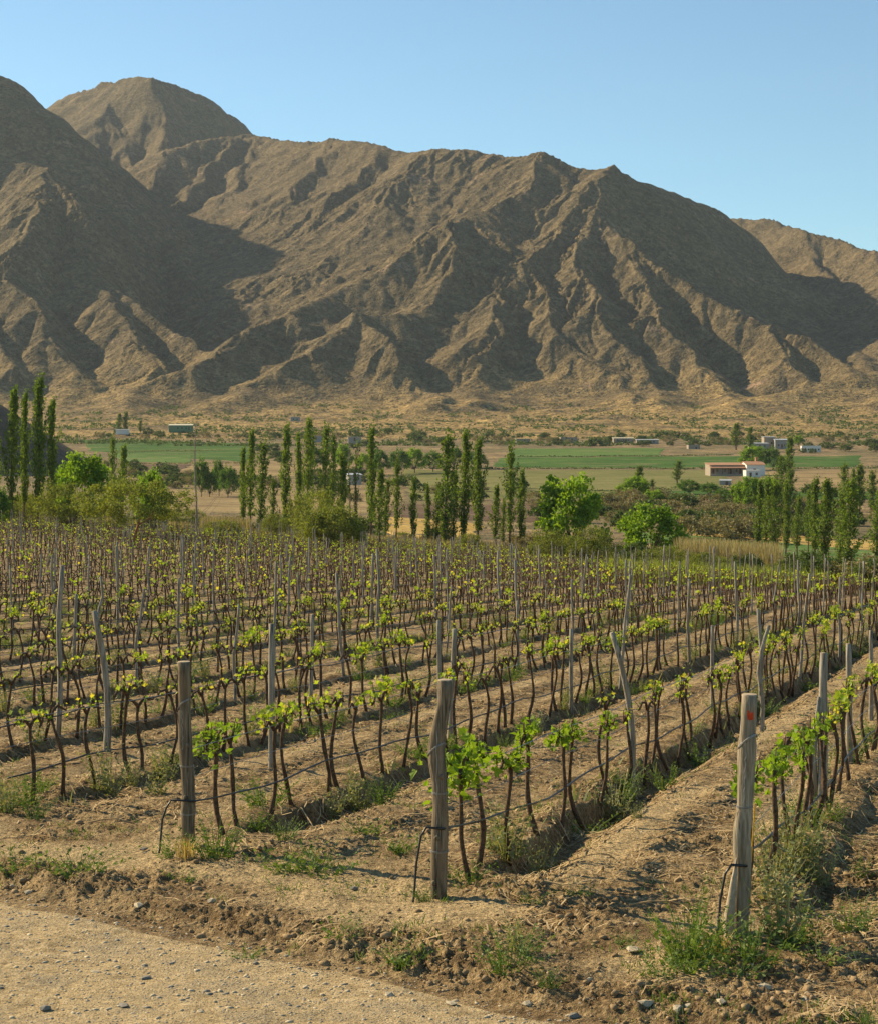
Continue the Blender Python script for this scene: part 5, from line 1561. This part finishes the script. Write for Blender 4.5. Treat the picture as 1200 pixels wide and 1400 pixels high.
X, Y, z = unproj(985, 1305); o = link('grass_tuft', GT[1], None, (X, Y, z), 0, .8); tag(o, 'short straw tuft at the split foot of the right end post', 'grass tuft')
rowcount = {}
cand = []
for k in range(0, 14):
    u = row_u(k); v = (END_V[k][1] + 1.5) if k < 3 else 0
    while v < 75:
        v += wr2.uniform(.4, 1.7)
        X, Y = xy(u + wr2.gauss(-.05, .22), v)
        if Y > 12 and inframe(X, Y, 0) and wr2.random() < .72: cand.append((k, v, X, Y))
for k, v, X, Y in sorted(cand, key=lambda q: q[3])[:255]:
    i = rowcount.get(k, 0); rowcount[k] = i + 1
    kd = wr2.choice('TMMTL'); s = wr2.uniform(.8, 1.7)
    put_weed(kd, X, Y, float(G(X, Y)), s, '%s weed clump, %s in the %s' % ({'T': 'grey green', 'M': 'green', 'L': 'flat leafy'}[kd], ordn(i), row_name(k)))

def scatter_blades():
    rng = np.random.default_rng(8)
    S = []
    # green fuzz under the farther rows
    for k in range(0, 50):
        u = row_u(k)
        n = 520
        v = rng.uniform(14, 250, n)
        uu = u + rng.normal(-.05, .22, n)
        X, Y = xy(uu, v)
        m = (Y > 20) & (np.abs(X / Y) < .26) & (Y < 215) & (perlin(X * .8, Y * .8, 15) > .05)
        X, Y = X[m], Y[m]
        for _ in range(3):
            S += list(zip(X + rng.normal(0, .08, len(X)), Y + rng.normal(0, .08, len(X)), G(X, Y) - .01))
    blades('ground_weeds', S, M_weedg, 'thin green weeds along the feet of the vine rows', .06, .24, .018, rng, .3)
    S = []
    n = 8500
    Y = 11.5 + 22 * rng.random(n) ** 1.6; X = rng.uniform(-.27, .27, n) * Y
    m = (road_s(X, Y) > .1) & (perlin(X * .55, Y * .55, 16) + .5 * perlin(X * 3, Y * 3, 18) > .22)
    X, Y = X[m], Y[m]
    for _ in range(4): S += list(zip(X + rng.normal(0, .05, len(X)), Y + rng.normal(0, .05, len(X)), G(X, Y) - .01))
    blades('ground_grass', S, M_weed, 'sparse short green sprouts on the bare soil', .02, .07, .006, rng, .5)
scatter_blades()

def soil_z(X, Y): return G(X, Y) + rough(X, Y)
def straw():
    rng = np.random.default_rng(21); n = 26000
    Y = 11.8 + 42 * rng.random(n) ** 1.7; X = rng.uniform(-.27, .27, n) * Y
    m = (road_s(X, Y) > .5) & (perlin(X * .6, Y * .6, 19) + .6 * perlin(X * 2.5, Y * 2.5, 20) - .9 * dustmask(X, Y) - .5 * (road_s(X, Y) < 3) > -.38)
    X, Y = X[m], Y[m]; n = len(X)
    a = rng.uniform(0, 6.28, n); L = rng.uniform(.03, .15, n) * (1 + (rng.random(n) < .06) * 1.5); w = rng.uniform(.002, .0055, n) * (1 + Y / 45)
    a2 = a + rng.normal(0, .5, n)
    P0 = np.stack([X, Y], -1); P1 = P0 + np.stack([np.cos(a), np.sin(a)], -1) * L[:, None]; P2 = P1 + np.stack([np.cos(a2), np.sin(a2)], -1) * L[:, None] * .8
    def z(P, h): return soil_z(P[:, 0], P[:, 1]) + h
    s1 = np.stack([-np.sin(a), np.cos(a)], -1) * w[:, None]
    zs = [z(P0, .004), z(P1, .004 + rng.random(n) * .03), z(P2, .004 + rng.random(n) * .03)]
    V = []
    for P, zz, f in ((P0, zs[0], 1), (P1, zs[1], 1), (P2, zs[2], .5)):
        V += [np.concatenate([P - s1 * f, zz[:, None]], 1), np.concatenate([P + s1 * f, zz[:, None]], 1)]
    V = np.stack(V, 1).reshape(-1, 3); b = np.arange(n)[:, None] * 6
    Q = np.concatenate([b + np.array([[0, 1, 3, 2]]), b + np.array([[2, 3, 5, 4]])])
    me = np_mesh('straw_litter', V, Q, False); me.materials.append(M_straw)
    tag(link('straw_litter', me), 'pale straw and broken prunings littering the soil between rows', kind='stuff')
straw()

ICO = None
def rock_mesh(seed, mat, name, flat=.6, jag=.22):
    r = random.Random(seed); p = (1 + 5 ** .5) / 2
    V = [(-1, p, 0), (1, p, 0), (-1, -p, 0), (1, -p, 0), (0, -1, p), (0, 1, p), (0, -1, -p), (0, 1, -p), (p, 0, -1), (p, 0, 1), (-p, 0, -1), (-p, 0, 1)]
    Fc = [(0, 11, 5), (0, 5, 1), (0, 1, 7), (0, 7, 10), (0, 10, 11), (1, 5, 9), (5, 11, 4), (11, 10, 2), (10, 7, 6), (7, 1, 8), (3, 9, 4), (3, 4, 2), (3, 2, 6), (3, 6, 8), (3, 8, 9), (4, 9, 5), (2, 4, 11), (6, 2, 10), (8, 6, 7), (9, 8, 1)]
    o = []
    for v in V:
        q = Vector(v).normalized() * r.uniform(1 - jag, 1 + jag); o.append((q.x, q.y * r.uniform(.6, .9), q.z * flat))
    b = MB(); b.add(o, Fc); return b
M_clod = simple('soil_clod', (.31, .215, .115), .35, 14, .95, .8, .02, .05)
M_stone = simple('pale_stone', (.48, .40, .27), .25, 10, .85, .5, .01, .15)
M_stone2 = simple('grey_slate', (.24, .215, .17), .25, 10, .7, .5, .01, .2)
RK = [rock_mesh(i, None, 'x') for i in range(8)]
RKV = [(np.array(b.v), np.array(b.f)) for b in RK]
def scat_rocks(name, label, X, Y, S, mat, rng, sink=.3, flat=1.0):
    ch = []
    Z = np.where(road_s(X, Y) > 0, soil_z(X, Y), G(X, Y) + rough(X, Y))
    for x, y, z, s in zip(X, Y, Z, S):
        V, Q = RKV[rng.integers(8)]
        W_ = V * np.array([1, 1, flat])
        ch.append((place(W_, x, y, z + s * (.5 - sink) * .6 * flat, rng.uniform(0, 6.28), s), Q))
    me = joined(name, ch, mat)
    tag(link(name, me), label, kind='stuff')
rng = np.random.default_rng(31)
n = 3000
t = rng.uniform(-6, 5, n); s = rng.gamma(2.0, .28, n) - .05
X = -1.4 + t * .768 + s * .64; Y = 14.0 - t * .64 + s * .768
m = (np.abs(X / Y) < .28) & (Y > 11) & (road_s(X, Y) > -.08)
scat_rocks('soil_clods', 'crumbled brown clods along the bank of the road', X[m], Y[m], rng.lognormal(-4.75, .65, m.sum()).clip(.004, .05), M_clod, rng)
n = 6500
Y = 12 + 26 * rng.random(n) ** 1.4; X = rng.uniform(-.27, .27, n) * Y
m = (road_s(X, Y) > .6) & (perlin(X * .7, Y * .7, 64) - .5 * dustmask(X, Y) > -.2)
scat_rocks('soil_clods', 'loose brown clods on the tilled soil between the rows', X[m], Y[m], rng.lognormal(-4.1, .5, m.sum()).clip(.006, .05), M_clod, rng)
n = 6500
Y = 11.6 + 5.5 * rng.random(n); X = rng.uniform(-.27, .27, n) * Y
m = road_s(X, Y) < .1
scat_rocks('road_gravel', 'small pale stones strewn over the dirt road', X[m], Y[m], rng.lognormal(-4.85, .6, m.sum()).clip(.003, .03), M_stone, rng, .45, .6)
n = 2600
Y = 11.6 + 5.5 * rng.random(n); X = rng.uniform(-.27, .27, n) * Y
m = road_s(X, Y) < .1
scat_rocks('slate_chips', 'dark slate chips on the dirt road', X[m], Y[m], rng.lognormal(-4.6, .55, m.sum()).clip(.004, .03), M_stone2, rng, .45, .5)
n = 700
Y = 12 + 12 * rng.random(n); X = rng.uniform(-.27, .27, n) * Y
m = road_s(X, Y) > .1
scat_rocks('small_stones', 'scattered small pale stones on the soil', X[m], Y[m], rng.lognormal(-4.4, .5, m.sum()).clip(.006, .025), M_stone, rng, .45, .6)
STL = [(40, 1222, .045, 'tan stone at the left edge of the road bank'), (17, 1212, .03, 'small pale stone left of the tan stone'), (190, 1240, .055, 'broken pale stone heap piece on the bank'), (197, 1162, .055, 'flat grey stone left of the left end post'),
       (183, 1220, .03, 'rounded brown stone above the pale stone heap'), (291, 1233, .045, 'pale stone on the bank right of the left end post'), (350, 1318, .03, 'grey pebble near the road edge, left of centre'), (131, 1330, .045, 'flat pale stone lying on the road at the left'),
       (200, 1338, .045, 'dark slate piece on the road'), (170, 1376, .045, 'flat slate piece low on the road'), (62, 1380, .045, 'dark chip at the lower left of the road'), (275, 1384, .04, 'pale flat stone low on the road'),
       (485, 1216, .04, 'grey stone in the headland left of the middle end post'), (532, 1363, .045, 'pale stone on the road below the centre'), (617, 1373, .05, 'long pale stone on the road'), (728, 1330, .05, 'rounded pale stone right of the bushy weed'),
       (865, 1300, .075, 'flat pale stone on the track left of the right end post'), (880, 1376, .07, 'upright pale stone on the bank at lower right'), (926, 1382, .055, 'tan stone beside the upright pale stone'), (942, 1378, .04, 'small round stone on the lower right bank'),
       (783, 1392, .05, 'grey stone at the bottom edge'), (720, 1374, .04, 'brown clod-like stone on the road edge'), (1132, 1072, .10, 'large pale stone at the foot of the vine by the forked post'), (1100, 1368, .04, 'pale stone at lower right corner bank'),
       (1045, 1352, .05, 'small white stone before the right post'), (1130, 1380, .045, 'rounded stone at the lower right'), (985, 1372, .045, 'tan pebble below the split post foot'), (805, 1340, .03, 'pale pebble on the bank, right of centre')]
for i, (px, py, s, lb) in enumerate(STL):
    X, Y, z = unproj(px, py)
    o = link('stone', RK[i % 8].mesh('stone', M_stone2 if 'slate' in lb or 'dark' in lb or 'grey' in lb else M_stone), None, (X, Y, z + s * .15), i * 1.3, (s, s, s * (.45 if 'flat' in lb or 'long' in lb or 'slate' in lb else .9)))
    tag(o, lb, 'stone')
# larger dry prunings lying about
PRN = [(520, 1160), (440, 1140), (745, 1215), (840, 1180), (330, 1170), (120, 1130), (700, 1195), (905, 1235), (1150, 1205), (860, 1245), (1110, 1250), (380, 1110), (60, 1140), (1180, 1290), (560, 1120), (980, 1130), (1000, 1065), (930, 1150), (1170, 1105), (450, 1165)]
PN = ['left of the middle end post', 'under the left row', 'by the ditch mouth', 'on the ditch bank', 'right of the left end post', 'near the left edge', 'beside the tall pale weed', 'on the furrow', 'at the right edge', 'on the right track', 'right of the right end post', 'between left row vines', 'below the leftmost vines', 'at the lower right', 'behind the middle end post', 'left of the red-marked post', 'in the furrow far behind', 'in the middle of the furrow', 'near the right row vines', 'in the headland litter']
pr3 = random.Random(77)
for (px, py), nm in zip(PRN, PN):
    X, Y, z = unproj(px, py); b = MB(); a = pr3.uniform(0, 6.28); L = pr3.uniform(.3, .75)
    pts = []
    for i in range(6):
        t = i / 5; x = math.cos(a) * L * t + .05 * math.sin(t * 5); y = math.sin(a) * L * t + .04 * math.cos(t * 4)
        pts.append((x, y, float(G(X + x, Y + y)) - z + .03 + .05 * abs(math.sin(t * 4 + a))))
    b.tube(pts, [.009, .008, .007, .006, .005, .003], 5, True, .1, pr3)
    if pr3.random() < .7: b.tube([pts[2], (pts[2][0] + .12, pts[2][1] - .1, pts[2][2] + .05)], [.005, .003], 4)
    o = b.build('pruned_cane', M_straw, None, False, (X, Y, z)); tag(o, 'pale dry pruned cane lying %s' % nm, 'cane', 'pruned canes on the ground')

# ------------------------------------------------------------------ air
hb = MB(); hb.box(-1500, 1500, -70, 4420, -32, 840)
m, nt, out = new_mat('air'); n = N(nt)
pv = n('ShaderNodeVolumePrincipled', ins={'Density': .000032, 'Anisotropy': .2})
pv.inputs['Color'].default_value = (.82, .9, 1.0, 1)
nt.links.new(pv.outputs[0], out.inputs['Volume'])
hz = hb.build('haze', m); tag(hz, 'thin pale haze over the valley', kind='stuff')
